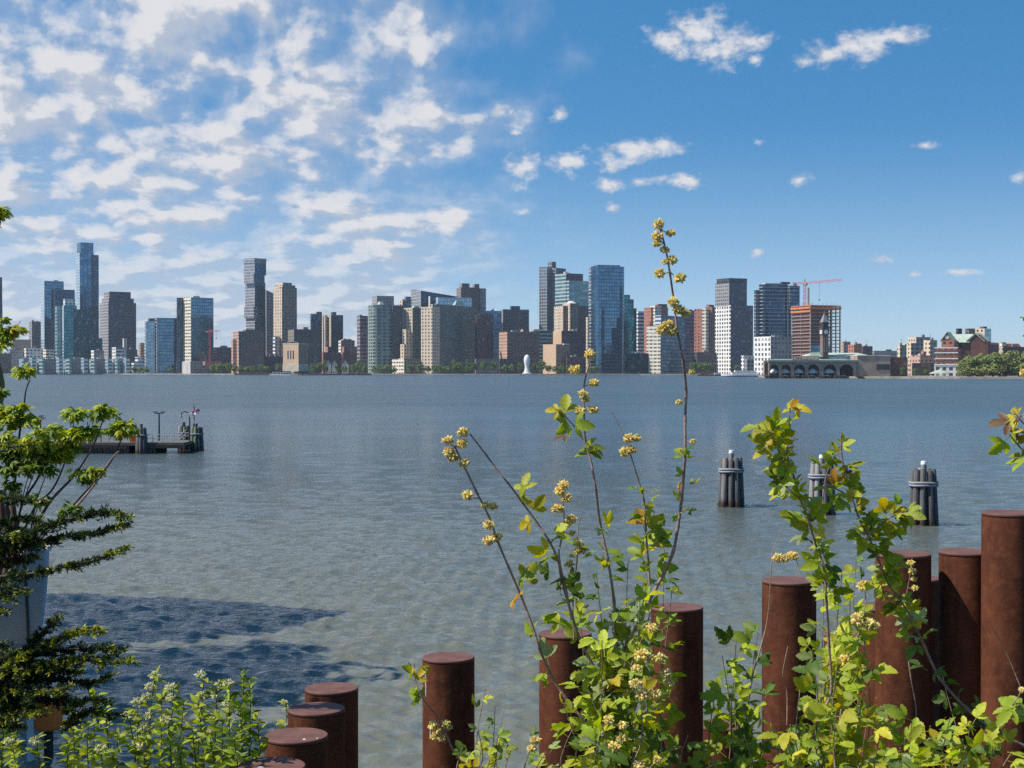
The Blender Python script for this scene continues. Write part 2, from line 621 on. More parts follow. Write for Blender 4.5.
# ------------------------------------------------------------------ the city across the river
FA = {  # right walls darkened and left walls paled: shade and sun sit in these colours
    'glassB': facade('blue_curtain_wall', (.06, .11, .15), (.10, .22, .34), 4.0, 3.0, .82, .88, .9, .06),
    'glassN': facade('navy_curtain_wall', (.025, .04, .06), (.03, .08, .14), 4.0, 3.0, .8, .86, .85, .08),
    'glassT': facade('teal_curtain_wall', (.02, .10, .12), (.016, .17, .21), 4.0, 3.0, .85, .9, .85, .07),
    'glassTd': facade('dark_teal_curtain_wall', (.006, .035, .05), (.006, .05, .075), 4.0, 3.0, .85, .9, .8, .08),
    'glassP': facade('pale_curtain_wall', (.42, .50, .55), (.32, .50, .60), 4.0, 3.0, .75, .85, .6, .1),
    'glassBands': facade('banded_blue_glass', (.34, .38, .40), (.09, .19, .27), 4.2, 3.0, .72, 1.0, .85, .08),
    'tealBands': facade('banded_teal_glass', (.38, .44, .42), (.10, .24, .26), 4.4, 4.0, .60, 1.0, .7, .1),
    'ribsB': facade('ribbed_blue_glass', (.15, .24, .30), (.06, .18, .29), 4.0, 5.5, 1.0, .75, .9, .07),
    'beige': facade('beige_masonry', (.64, .52, .38), (.07, .065, .06), 3.8, 4.2, .5, .42, .2, .2),
    'beigeS': facade('beige_masonry_tall_windows', (.66, .54, .40), (.14, .12, .10), 3.8, 4.6, .78, .4, .2, .2),
    'beigeD': facade('shade_toned_beige_masonry', (.24, .20, .165), (.05, .05, .05), 3.8, 4.2, .55, .5, .2, .2),  # darker beige copy; on right-hand walls the shade is in the colour
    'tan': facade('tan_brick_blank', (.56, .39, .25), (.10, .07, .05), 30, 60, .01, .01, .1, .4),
    'tanShade': facade('shaded_tan_brick_small_windows', (.30, .20, .13), (.06, .05, .05), 4.5, 7.0, .4, .3, .1, .4),  # darker copy of the tan brick, with shade put into its colour
    'brown': facade('brown_brick', (.15, .115, .09), (.05, .05, .06), 3.6, 3.8, .5, .5, .3, .2),
    'brownP': facade('pinkish_brick', (.50, .31, .23), (.09, .07, .07), 3.6, 3.8, .45, .42, .2, .2),
    'darkB': facade('dark_brown_brick', (.085, .075, .075), (.035, .04, .05), 3.6, 3.8, .55, .55, .3, .2),
    'brickR': facade('red_brick', (.42, .17, .11), (.08, .06, .06), 3.8, 4.2, .45, .42, .2, .2),
    'brickD': facade('dark_red_brick', (.13, .055, .045), (.04, .04, .05), 3.8, 4.2, .5, .45, .2, .2),  # darker copy of the red brick, toned for walls in shade
    'plum': facade('plum_ribbed_brick', (.11, .06, .065), (.035, .04, .055), 3.6, 5.2, 1.0, .45, .4, .2),
    'plumBands': facade('mauve_banded_wall', (.33, .25, .25), (.10, .07, .09), 4.4, 4.0, .58, .9, .2, .2),
    'white': facade('white_precast_grid', (.76, .74, .69), (.10, .12, .14), 4.2, 4.6, .58, .56, .4, .15),
    'whiteB': facade('white_banded_wall', (.74, .75, .75), (.13, .19, .25), 4.4, 5.0, .5, 1.0, .5, .15),
    'whiteBlank': facade('pale_concrete_ribbed', (.56, .54, .52), (.33, .31, .31), 40, 4.5, 1.0, .3, .0, .6),
    'greyS': facade('grey_stone_grid', (.28, .27, .27), (.07, .08, .09), 3.8, 3.8, .5, .5, .4, .15),
    'granite': facade('dark_shaded_granite_grid', (.10, .105, .13), (.03, .045, .075), 3.9, 3.2, .62, .60, .6, .12),  # dark granite toned further down for walls in shade
    'graniteL': facade('lit_granite_grid', (.33, .31, .31), (.07, .08, .10), 3.9, 3.2, .55, .55, .4, .15),  # paler copy of the granite for walls in sun
    'greenGrid': facade('grey_green_grid', (.095, .14, .135), (.03, .06, .07), 3.8, 3.6, .55, .5, .5, .15),  # wall colour lowered for faces in shade
    'greenBay': facade('grey_green_bays', (.24, .29, .26), (.045, .08, .085), 3.8, 6.5, .6, .62, .5, .15),
    'cream': facade('cream_banded_wall', (.74, .67, .53), (.16, .16, .15), 4.0, 5.0, .45, .8, .3, .2),
    'blueBands': facade('blue_banded_glass', (.16, .22, .30), (.06, .15, .27), 4.4, 4.0, .66, 1.0, .8, .1),
    'greyGlass': facade('grey_ribbed_glass', (.30, .31, .32), (.17, .20, .23), 4.0, 3.4, .7, .8, .6, .12),
    'olive': facade('olive_grey_panels', (.17, .17, .13), (.12, .13, .11), 8, 12, .4, .8, .0, .5),
    'darkBox': facade('charcoal_wall', (.06, .065, .07), (.03, .04, .05), 4.0, 4.0, .6, .6, .5, .15),
    'stackL': facade('grey_fin_wall', (.36, .36, .38), (.16, .18, .21), 3.6, 2.4, .65, .7, .5, .15),
    'stackR': facade('steel_blue_fin_wall', (.035, .09, .13), (.02, .085, .14), 3.6, 2.4, .7, .8, .8, .1),
    'mansard': facade('cream_town_block', (.50, .42, .33), (.09, .08, .08), 3.8, 4.2, .5, .45, .2, .2),
}
m_roofgrey = plain('flat_roof_grey', (.20, .20, .20), .9, scale=.2)
m_rooflight = plain('flat_roof_pale', (.50, .48, .44), .9, scale=.2)
m_copper = plain('verdigris_copper', (.21, .29, .23), .7, var=.25, scale=.25)
m_copperpale = plain('pale_verdigris', (.38, .46, .36), .7, var=.25, scale=.25)
m_white = plain('white_paint', (.78, .78, .76), .6, var=.08)
m_redpaint = plain('red_paint', (.55, .08, .07), .5, var=.15)
m_pinkcrane = plain('faded_red_paint', (.62, .13, .13), .5, var=.15)
m_slabgrey = plain('balcony_concrete', (.38, .39, .40), .85, var=.15, scale=.3)
m_orange = plain('orange_site_netting', (.55, .20, .09), .9, var=.3, scale=.3)
m_steel = plain('grey_steel', (.25, .26, .28), .5, var=.2)
m_darkwood = plain('dark_tarred_timber', (.045, .038, .033), .9, var=.4, scale=1.5)
m_redroof = plain('rust_red_roof', (.30, .09, .06), .9, var=.2, scale=.3)
m_darkroof = plain('dark_slate_roof', (.08, .075, .08), .85, var=.2, scale=.3)
m_glassdark = plain('dark_window_glass', (.02, .025, .03), .1, var=.3)


def solve(xl, xc, xr, D, th):
    Cx, Cy = xat(xc, D), D
    tl, tr = (xl - 512) / F, (xr - 512) / F
    s, c = math.sin(th), math.cos(th)
    wl = (Cx - tl * Cy) / max(1e-3, s + tl * c)
    wr = (tr * Cy - Cx) / max(1e-3, c - tr * s)
    return wl, wr


def pick_theta(xl, xc, xr, D):
    if xc - xl < 0.6:
        return math.atan(-(xl - 512) / F) + 0.02
    best = None
    for k in range(60):
        th = 0.30 + k * 0.012
        wl, wr = solve(xl, xc, xr, D, th)
        if wl < 0 or wr < 0: continue
        cost = abs(math.log(max(wl, 1) / 30.0)) * 0.6 + abs(math.log(max(wl, 1) / max(wr, 1))) + abs(th - 0.5) * 0.8
        if best is None or cost < best[0]: best = (cost, th)
    return best[1] if best else 0.5


def foot(xl, xc, xr, D, th, depth=28):
    wl, wr = solve(xl, xc, xr, D, th)
    if xc - xl < 0.6: wl = depth
    wl = min(max(wl, 4), 110)
    r = (math.cos(th), math.sin(th)); l = (-math.sin(th), math.cos(th))
    C = (xat(xc, D), D)
    R = (C[0] + wr * r[0], C[1] + wr * r[1])
    L = (C[0] + wl * l[0], C[1] + wl * l[1])
    B = (R[0] + wl * l[0], R[1] + wl * l[1])
    return [C, R, B, L]


def scale_fp(fp, k):
    cx = sum(p[0] for p in fp) / len(fp); cy = sum(p[1] for p in fp) / len(fp)
    return [(cx + (p[0] - cx) * k, cy + (p[1] - cy) * k) for p in fp]


def rounded(fp, r=8, n=5):
    """footprint with its corners rounded"""
    out = []
    m_ = len(fp)
    for i in range(m_):
        p0, p, p1 = (Vector(fp[i - 1]), Vector(fp[i]), Vector(fp[(i + 1) % m_]))
        a = p + (p0 - p).normalized() * min(r, (p0 - p).length * .45)
        b = p + (p1 - p).normalized() * min(r, (p1 - p).length * .45)
        for k in range(n + 1):
            q = k / n
            out.append(tuple(a * (1 - q) ** 2 + p * 2 * q * (1 - q) + b * q * q))
    return out


def building(name, cat, label, D, segs, group=None, plant=True, th=None, roof=None):
    """segs: (part, xl, xc, xr, ytop, ybot, left wall, right wall, extra depth[, options])"""
    s0 = segs[0]
    th = th if th is not None else pick_theta(s0[1], s0[2], s0[3], D)
    org = (xat(s0[2], D), D, LAND_Z)
    root = thing(name, label, cat, org, group)
    for sg in segs:
        part, xl, xc, xr, yt, yb, ml, mr, dd = sg[:9]
        op = sg[9] if len(sg) > 9 else {}
        d = D + dd
        fp = foot(xl, xc, xr, d, th, op.get('depth', 28))
        z1 = zat(yt, d)
        z0 = LAND_Z - 0.5 if yb is None else zat(yb, d)
        b = MB()
        mats = [FA[ml], FA[mr], op.get('roof', roof) or m_roofgrey]
        zt = None
        if 'slope' in op:                                   # heights at near, right, back and left corners
            zt = [zat(y, d) for y in op['slope']]
        if op.get('round'):
            f2 = rounded(fp, op['round'])
            b.prism(f2, z0, z1, [1] * len(f2), 2)
        elif op.get('pyr') is not None:
            b.prism(fp, z0, z1, [0, 0, 0, 0], 2, inset=op['pyr'])
            mats = [op['mat']] * 3
        else:
            b.prism(fp, z0, z1, [1, 0, 1, 0], 2, ztop=zt)
            if not zt and z1 - z0 > 12 and not op.get('noparapet'):
                # a parapet kerb round the roof
                n_ = len(fp)
                inn = scale_fp(fp, .94)
                for i in range(n_):
                    j = (i + 1) % n_
                    b.face([(*fp[i], z1 + .002), (*fp[j], z1 + .002), (*fp[j], z1 + 1.1), (*fp[i], z1 + 1.1)], 1 - i % 2)
                    b.face([(*inn[j], z1 + .002), (*inn[i], z1 + .002), (*inn[i], z1 + 1.1), (*inn[j], z1 + 1.1)], 2)
                    b.face([(*fp[i], z1 + 1.1), (*fp[j], z1 + 1.1), (*inn[j], z1 + 1.1), (*inn[i], z1 + 1.1)], 2)
        b.build(part, mats, root)
        if op.get('slabs'):                                 # projecting balcony floors, one every storey
            sl = MB()
            fs = scale_fp(fp, op['slabs'])
            zz = z0 + 6
            while zz < z1 - 1:
                sl.prism(fs, zz, zz + 0.7)
                zz += op.get('storey', 4.2)
            sl.build('balcony_floors', op.get('slabmat', m_slabgrey), root)
    if plant:
        part, xl, xc, xr, yt, yb, ml, mr, dd = segs[0][:9]
        fp = foot(xl, xc, xr, D + dd, th)
        ex = Vector(fp[1]) - Vector(fp[0]); ey = Vector(fp[3]) - Vector(fp[0])
        zr = zat(yt, D + dd)
        b = MB()
        for _ in range(random.choice((2, 3))):
            u_, v_ = random.uniform(.25, .75), random.uniform(.3, .75)
            c_ = Vector(fp[0]) + ex * u_ + ey * v_
            hh = random.uniform(2.0, 4.2)
            b.box((c_.x, c_.y, zr + hh / 2 + .01), (ex.length * random.uniform(.1, .25), ey.length * random.uniform(.12, .3), hh), th + random.uniform(0, .01))
        if random.random() < .5:
            c_ = Vector(fp[0]) + ex * .5 + ey * .5
            b.tube([(c_.x, c_.y, zr), (c_.x, c_.y, zr + random.uniform(5, 9))], .25, 5)
        b.build('rooftop_plant', random.choice((m_steel, m_rooflight, m_roofgrey)), root)
    return root


BLD = [
 # --- left end
 ('glass_tower', 'tower', 'sliver of a slant-topped dark blue glass tower cut by the picture edge', 2500,
  [('tower_shaft', -24, -14, 2.7, 305, None, 'glassB', 'glassN', 0), ('slanted_top', -24, -14, 2.5, 290, 305, 'glassB', 'glassN', .5, {'slope': (280, 276, 300, 300)})], False),
 ('office_block', 'building', 'plain grey-brown block standing alone left of the blue glass slab', 2700,
  [('wall', 29, 32, 41, 322, None, 'greyS', 'darkB', 0)], True),
 ('glass_slab', 'tower', 'tall flat-topped blue mirror glass slab with a lower darker wing', 2480,
  [('tower_shaft', 41, 44.5, 64, 281.5, None, 'glassP', 'glassB', 0), ('side_wing', 54, 55, 75, 290, None, 'glassB', 'glassN', -8)], True),
 ('teal_stepped_tower', 'tower', 'teal glass waterfront tower stepping down to the right below the tallest skyscraper', 2330,
  [('tower_shaft', 62.5, 64, 77, 306, None, 'glassP', 'glassT', 0), ('crown_screen', 63.5, 65, 75.5, 299, 306, 'white', 'white', 2),
   ('upper_step', 73, 74, 87, 310, None, 'glassTd', 'glassTd', 3), ('middle_step', 80, 81, 93, 313, None, 'glassTd', 'glassTd', 6),
   ('lower_step', 88, 89, 98, 320.6, None, 'glassTd', 'glassTd', 9), ('lowest_step', 95, 96, 102.5, 339, None, 'glassTd', 'glassTd', 12)], False),
 ('banded_round_tower', 'tower', 'slim rounded tower with pale horizontal bands hugging the teal stepped tower', 2320,
  [('tower_shaft', 55, 56, 62.6, 306, None, 'tealBands', 'tealBands', 0, {'round': 6})], False),
 ('tallest_skyscraper', 'tower', 'tallest skyscraper, ribbed blue glass with a narrower square crown', 2560,
  [('tower_shaft', 76, 80, 94, 253, None, 'glassP', 'ribsB', 0), ('crown', 77.4, 81, 93.7, 243, 253, 'glassB', 'ribsB', 2),
   ('right_shoulder', 92, 93.6, 99, 255.5, None, 'glassB', 'glassN', 6)], False),
 ('granite_stepped_tower', 'tower', 'broad dark granite tower with a stepped flat crown right of the tallest skyscraper', 2420,
  [('tower_shaft', 99.6, 108.5, 136.3, 303, None, 'graniteL', 'granite', 0), ('upper_shaft', 102, 109, 134, 298, 303, 'graniteL', 'granite', 2.5), ('crown', 104, 109.5, 131, 291.5, 298, 'graniteL', 'granite', 5)], False),
 ('low_block', 'building', 'low white block with flat roof at the foot of the blue glass slab', 2400, [('wall', 24, 26, 43, 349, None, 'white', 'white', 0)], True),
 ('low_block', 'building', 'low grey block next to the left picture edge behind the maple twig', 2410, [('wall', 8, 10, 24, 350, None, 'greyS', 'greyS', 0)], True),
 ('low_block', 'building', 'low dark brown block at the extreme left of the waterfront', 2300, [('wall', -8, -4, 11, 354, None, 'brown', 'brown', 0)], True),
 ('low_block', 'building', 'low tan-roofed hall peeping over the grey blocks at far left', 2600, [('wall', 11, 13, 31, 340, None, 'brown', 'tan', 0)], False),
 ('low_block', 'building', 'small cream block left of the banded round tower base', 2390, [('wall', 43, 46, 54, 350, None, 'cream', 'cream', 0)], False),
 ('low_block', 'building', 'small white block in front of the dark teal steps', 2300, [('wall', 91, 94, 104, 351, None, 'white', 'greyS', 0)], True),
 ('chimney_block', 'building', 'low white works with a square chimney below the granite tower', 2300,
  [('wall', 112, 116, 125, 348, None, 'white', 'whiteB', 0), ('chimney', 122.6, 124, 127, 339, None, 'whiteBlank', 'whiteBlank', 8)], False),
 ('low_block', 'building', 'low dark block right of the white works with chimney', 2310, [('wall', 125, 127, 137.5, 350, None, 'darkB', 'darkB', 0)], True),
 ('terraced_block', 'building', 'white terraced block of stepped storeys beside the pair of glass offices', 2260,
  [('lower_terrace', 131.5, 134, 145.5, 363.5, None, 'whiteB', 'whiteB', 0), ('upper_terrace', 135, 138, 145, 357, 363.5, 'whiteB', 'whiteB', 5)], False),
 ('low_block', 'building', 'small pinkish block behind the white terraced block', 2420, [('wall', 138.5, 140.5, 144.5, 343.5, None, 'brownP', 'brownP', 0)], False),
 # --- glass offices and neighbours
 ('glass_office', 'building', 'blue glass office of two joined volumes, its left part pale', 2240,
  [('pale_volume', 144.7, 146, 155, 322, None, 'glassP', 'glassP', 6), ('main_volume', 152.5, 157, 179, 318.5, None, 'greyGlass', 'glassB', 0), ('core', 148, 150, 155.5, 319, None, 'darkBox', 'darkBox', 16)], False),
 ('beige_edged_tower', 'tower', 'dark glass tower with one bright beige banded face and ribbed concrete podium', 2220,
  [('tower_shaft', 180, 191, 213.6, 298, None, 'cream', 'glassB', 0), ('left_wing', 177, 178, 184, 298.5, None, 'glassN', 'glassN', 14),
   ('podium', 175, 190.5, 211, 362, None, 'whiteBlank', 'greyS', -6)], True),
 ('low_block', 'building', 'long low dark shed between the beige-edged tower and the pinkish brick block', 2240, [('wall', 213, 217, 234, 348, None, 'darkB', 'darkB', 0)], True),
 ('site_hoarding', 'hoarding', 'low red hoarding at the foot of the beige-edged tower', 2120, [('panel', 203, 205, 222, 361.5, 365, 'brickR', 'brickR', 0, {'depth': 4})], False),
 ('pink_brick_block', 'building', 'pinkish brick apartment block in front of the stacked tower', 2090,
  [('wall', 233, 238.7, 264, 332, None, 'brownP', 'brown', 0), ('penthouse', 243, 246, 255, 329.5, 332, 'brown', 'brown', 6), ('left_step', 231.4, 233, 238, 340, None, 'brownP', 'brownP', 10)], False),
 ('stacked_tower', 'tower', 'slim skyscraper of shifted stacked boxes, grey left and steel blue right', 2230,
  [('lowest_box', 246, 254.8, 265.8, 318, None, 'stackL', 'stackR', 0), ('lower_box', 244.2, 254.2, 265.6, 307, 318, 'stackL', 'stackR', -3),
   ('middle_box', 245.3, 254.8, 265.5, 283, 307, 'stackL', 'stackR', 1), ('shifted_box', 244.2, 254, 264.8, 274.5, 283, 'stackL', 'stackR', -4),
   ('top_box', 244, 254.8, 266.3, 262.5, 274.5, 'stackL', 'stackR', -1), ('crown_box', 243.7, 254.6, 266.5, 258, 262.5, 'stackL', 'greyS', -2)], True),
 ('grey_slab', 'tower', 'narrow grey-brown slab squeezed between the stacked tower and the beige tower', 2300, [('wall', 265, 266.5, 275.5, 292, None, 'beigeD', 'greyS', 0, {'slope': (290, 294, 294, 289)})], False),
 ('beige_arch_tower', 'tower', 'tall beige tower with rounded shoulders and an arched crown', 2210,
  [('tower_shaft', 273.5, 282, 297, 288, None, 'beigeS', 'beigeD', 0), ('upper_shaft', 274.5, 282.5, 295.5, 285, 288, 'beigeS', 'beigeD', 2),
   ('crown', 275.5, 283, 292, 282.5, 285, 'beige', 'beigeD', 4), ('lower_bay', 273, 275, 280, 337, None, 'whiteB', 'beige', -4)], True),
 ('brown_block', 'building', 'dark brown apartment block behind the tan vent building', 2080,
  [('wall', 288, 294, 320, 330, None, 'beigeD', 'darkB', 0), ('penthouse', 301, 303.5, 308.5, 327, 330, 'brownP', 'brownP', 6)], False),
 ('twin_tower', 'tower', 'left of the two matching dark blue towers with roof boxes', 2300,
  [('wall', 310, 311, 322, 314.5, None, 'glassB', 'glassN', 0), ('beige_edge', 321.6, 325, 327.5, 316, None, 'beigeS', 'beigeS', -3), ('roof_box', 316, 317, 322, 311.7, 314.5, 'darkBox', 'darkBox', 5)], False),
 ('twin_tower', 'tower', 'right of the two matching dark blue towers with roof boxes', 2290,
  [('wall', 327, 331, 343.2, 315.5, None, 'beigeS', 'glassN', 0), ('roof_box', 331, 332.5, 336.3, 312, 315.5, 'darkBox', 'darkBox', 6)], False),
 ('arched_top_block', 'building', 'small beige block with arched top above the red brick rows', 2200, [('wall', 338.5, 341, 354.7, 341, None, 'cream', 'beigeD', 0), ('upper_storey', 341, 343, 352, 339.3, 341, 'beige', 'beigeD', 4)], True),
 ('brick_row', 'building', 'dark red brick row house with a tall square chimney, nearest the blue towers', 2120,
  [('wall', 322, 324, 341, 353, None, 'brickR', 'brickD', 0), ('chimney', 325, 328, 332, 347.5, None, 'brickR', 'brickD', 6)], False),
 ('brick_row', 'building', 'dark red brick row house with chimney, nearest the mauve banded tower', 2125,
  [('wall', 341, 343, 355, 353, None, 'brickR', 'brickD', 0), ('chimney', 342, 344, 348.5, 347.5, None, 'brickR', 'brickD', 6)], False),
 ('mauve_tower', 'tower', 'mauve tower with dark window bands left of the grey-green bayed tower', 2140, [('wall', 357, 360, 368, 316.5, None, 'plumBands', 'plumBands', 0)], True),
 ('grey_roof_block', 'tower', 'grey slab rising just behind the grey-green bayed tower', 2250, [('wall', 372, 377, 394, 296.5, None, 'graniteL', 'greyS', 0)], False),
 ('bayed_tower', 'tower', 'broad grey-green tower of rounded bays with a darker right wing', 2080,
  [('tower_shaft', 367, 374, 394.5, 304.5, None, 'greenBay', 'greenBay', 0, {'round': 7}), ('dark_wing', 391, 393, 403, 306, None, 'greenGrid', 'darkB', 8),
   ('copper_roof', 377, 379.5, 384, 301.5, 304.5, 'greenBay', 'greenBay', 8, {'pyr': .6, 'mat': m_copperpale})], False),
 ('slim_block', 'tower', 'slim pair of grey blocks behind the stepped beige tower', 2350,
  [('left_block', 400, 402.5, 405, 300, None, 'beige', 'greyS', 0), ('right_block', 404.4, 406, 411, 297.2, None, 'greyS', 'glassN', 4)], False),
 ('stepped_beige_tower', 'tower', 'beige tower stepping down on its left with a pale green roof', 2090,
  [('tower_shaft', 404, 412.5, 421, 308.5, None, 'beige', 'greenGrid', 0), ('left_step', 402, 406, 411.5, 330, None, 'beige', 'beige', -5), ('lowest_step', 400.3, 404, 411, 345, None, 'beige', 'beige', -9),
   ('copper_roof', 411, 413.5, 420.5, 306, 308.5, 'beige', 'beige', 4, {'pyr': .6, 'mat': m_copperpale})], False),
 ('beige_annex', 'building', 'low beige annex block behind the waterfront trees', 2050, [('wall', 392, 404, 420, 359.5, None, 'cream', 'beigeD', 0)], False),
 ('wedge_roof_tower', 'tower', 'glass tower with a sloping wedge roof rising behind the green-roofed slab', 2280,
  [('wall', 411, 421, 457.5, 295, None, 'greyGlass', 'glassN', 0, {'slope': (290.5, 296, 296, 287)})], False),
 ('penthouse_screen', 'building', 'pale blue glass box standing above the roofs of the green-roofed slab', 2200, [('wall', 436, 438, 472, 298, None, 'glassP', 'glassP', 0, {'depth': 14})], False),
 ('green_roofed_slab', 'tower', 'very wide grey-green apartment slab with beige left end and verdigris gables', 2060,
  [('beige_end', 421, 432.3, 440, 307.5, None, 'beige', 'beige', -2), ('main_slab', 430, 432.6, 474.5, 305, None, 'beige', 'greenGrid', 0),
   ('copper_gable', 431.5, 434, 449, 303.5, 305, 'beige', 'beige', 3, {'pyr': .55, 'mat': m_copperpale}), ('right_copper_gable', 452.5, 455, 465, 301, 305, 'beige', 'beige', 3.5, {'pyr': .55, 'mat': m_copperpale})], False),
 ('flag_mast', 'mast', 'slim white mast standing over the beige end of the green-roofed slab', 2190, [('pole', 429.4, 430, 430.9, 297, None, 'whiteBlank', 'whiteBlank', 0)], False),
 ('notched_tower', 'tower', 'grey-brown tower with notched roofline and a lower right wing', 2250,
  [('tower_shaft', 456.5, 461, 479.5, 288, None, 'beigeD', 'brown', 0), ('left_crown', 459, 462, 469.5, 283.3, 288, 'greyS', 'brown', 3), ('right_crown', 472.6, 474.5, 479.3, 284, 288, 'greyS', 'brown', 4), ('right_wing', 479, 480.5, 486, 289, None, 'greyS', 'greyS', 8)], False),
 ('plum_tower', 'tower', 'plum coloured ribbed tower right of the green-roofed slab', 2120, [('wall', 475, 477, 493.3, 315.5, None, 'plum', 'plum', 0), ('roof_house', 478, 480, 488, 313, 315.5, 'plum', 'plum', 5)], False),
 ('blue_band_block', 'tower', 'blue glass block with horizontal bands behind the plum ribbed tower', 2240, [('wall', 486, 488, 501.5, 311.5, None, 'blueBands', 'blueBands', 0)], True),
 ('olive_shed', 'building', 'long low olive-grey shed behind the round trees', 2010, [('wall', 475, 476, 499, 359.5, None, 'olive', 'olive', 0)], False),
 ('olive_shed', 'building', 'low dark grey shed left of the white sculpture', 2030, [('wall', 499, 500, 523, 359.5, None, 'darkBox', 'darkBox', 0)], False),
 ('charcoal_box_tower', 'tower', 'charcoal box tower with a square roof house', 2280, [('wall', 501, 503, 529, 310, None, 'greyS', 'granite', 0), ('roof_house', 510, 511.5, 520, 306, 310, 'darkBox', 'darkBox', 6)], False),
 ('brown_brick_slab', 'building', 'brown brick slab with a lit tan end below the charcoal box tower', 2060, [('wall', 499, 507.2, 539, 332.5, None, 'brownP', 'brown', 0), ('roof_house', 521, 523, 529.3, 329, 332.5, 'brownP', 'brown', 8)], True),
 ('grey_fin_tower', 'tower', 'tall grey glass tower with a raised central core', 2290,
  [('left_half', 539, 547, 552.6, 267.5, None, 'greyGlass', 'greyGlass', 0), ('core', 548, 552, 556, 262.3, None, 'greyS', 'granite', 8), ('right_half', 551, 556, 565.8, 268.5, None, 'greyGlass', 'glassN', 4)], False),
 ('banded_twin_block', 'tower', 'banded grey tower joined to a lower green glass wing', 2250,
  [('tower_shaft', 555, 566, 583, 274, None, 'tealBands', 'darkB', 0), ('glass_wing', 566, 569, 589, 281.3, None, 'tealBands', 'tealBands', -6)], True),
 ('gabled_stone_tower', 'tower', 'pale stone tower of stepped bays with a peaked gable top', 2180,
  [('tower_shaft', 554, 563, 588.6, 306.5, None, 'beigeS', 'brown', 0), ('centre_bay', 562.6, 570, 578.5, 304, None, 'beigeS', 'beigeD', -7), ('gable_top', 563.5, 570.3, 577.5, 300.5, 304, 'beige', 'beige', -5, {'pyr': .25, 'mat': m_rooflight}),], True),
 ('green_capped_block', 'building', 'white and teal banded block with a flat green roof', 2170, [('wall', 530, 533, 552.5, 331.5, None, 'whiteB', 'tealBands', 0), ('copper_roof', 530.4, 533.5, 546, 329, 331.5, 'white', 'white', 3, {'pyr': .85, 'mat': m_copper})], False),
 ('brown_middle_block', 'building', 'dark brown block with lit tan end below the pale gabled tower', 2110, [('wall', 553, 561.5, 586, 331.5, None, 'tan', 'darkB', 0), ('roof_house', 575, 577, 580, 328.5, 331.5, 'brown', 'brown', 6)], True),
 ('tan_block', 'building', 'tan brick block with a blank lit wall beside the white sculpture', 2030, [('wall', 543, 556, 570, 345, None, 'tan', 'tanShade', 0), ('roof_house', 562, 564, 569.5, 343.5, 345, 'whiteBlank', 'whiteBlank', 6)], False),
 ('low_block', 'building', 'low brown block right of the tan brick block', 2030, [('wall', 565, 567, 580, 357.5, None, 'brown', 'brickD', 0)], True),
 ('curved_glass_tower', 'tower', 'large curved blue mirror glass tower with balconies down its left edge', 2060,
  [('tower_shaft', 590, 595, 626, 266, None, 'glassBands', 'glassB', 0, {'round': 14}), ('crown', 593, 598, 620, 264.8, 266, 'glassB', 'glassB', 8), ('banded_edge', 588.6, 591, 597, 267.5, None, 'glassBands', 'glassBands', 3, {'slabs': 1.08}), ('beige_edge', 586, 587.5, 590.3, 318, None, 'beige', 'beige', 9)], False),
 ('teal_step_tower', 'tower', 'teal glass tower stepping down to the right of the curved glass tower', 2140,
  [('tower_shaft', 622, 623.5, 630, 295.5, None, 'glassT', 'glassT', 0), ('middle_step', 626, 627, 633.6, 300, None, 'glassT', 'glassT', 4), ('lower_step', 629, 630, 636.5, 309, None, 'glassT', 'glassT', 8)], False),
 ('low_glass_block', 'building', 'low dark teal glass block at the foot of the curved glass tower', 2000, [('wall', 623, 625, 650.5, 354, None, 'glassTd', 'glassTd', 0)], True),
 ('white_band_tower', 'tower', 'white and blue banded tower left of the orange brick tower', 2200, [('wall', 636, 638, 645, 312, None, 'whiteB', 'whiteB', 0)], False),
 ('orange_brick_tower', 'tower', 'orange brick and cream tower behind the tall flowering stem', 2150, [('tower_shaft', 644, 651, 668, 308, None, 'brickR', 'brickR', 0), ('cream_bay', 650, 655, 661.5, 306.5, None, 'cream', 'cream', -6), ('roof_house', 655.5, 658, 667, 304, 308, 'brickR', 'brickD', 6)], False),
 ('cream_corner_tower', 'tower', 'cream banded tower with a dark blue glass side at the waterfront', 2000, [('lit_front', 646.5, 660.5, 668, 326, None, 'cream', 'glassN', 0), ('glass_side', 655, 661, 683, 316, None, 'whiteB', 'glassN', 6)], True),
 ('blue_glass_slab', 'tower', 'blue banded glass slab right of the tall flowering stem', 2130, [('wall', 682, 683, 694, 311, None, 'blueBands', 'blueBands', 0)], True),
 ('brick_frame_tower', 'tower', 'brick tower with a cream frame between two red panels', 2110, [('brick_front', 694, 702.5, 706, 309.5, None, 'brickR', 'brickR', 0), ('cream_frame', 702, 706, 709, 309, None, 'cream', 'cream', -4), ('right_front', 705, 712, 716, 307.5, None, 'brickR', 'brickD', 3), ('roof_house', 707.5, 709, 714, 304.5, 307.5, 'brickR', 'brickD', 10)], False),
 ('low_block', 'building', 'low dark block behind the green shrubs left of the white grid tower', 2010, [('wall', 694, 697, 716, 353, None, 'darkB', 'darkB', 0)], True),
 ('white_grid_tower', 'tower', 'setback tower with a bright white grid face and a darker upper tier', 1990,
  [('lower_tier', 715, 730.5, 753, 306, None, 'white', 'granite', 0), ('upper_tier', 715.3, 729, 746.8, 282.5, 306, 'greyS', 'granite', 3), ('dark_parapet', 716.5, 729.2, 747, 278, 282.5, 'darkBox', 'darkBox', 2)], False),
 ('low_white_block', 'building', 'low white block right beside the foot of the white grid tower', 1960, [('wall', 741, 744, 755, 356.5, None, 'white', 'white', 0)], False),
 ('dark_balcony_tower', 'tower', 'dark rounded tower ringed with jagged balconies', 1760,
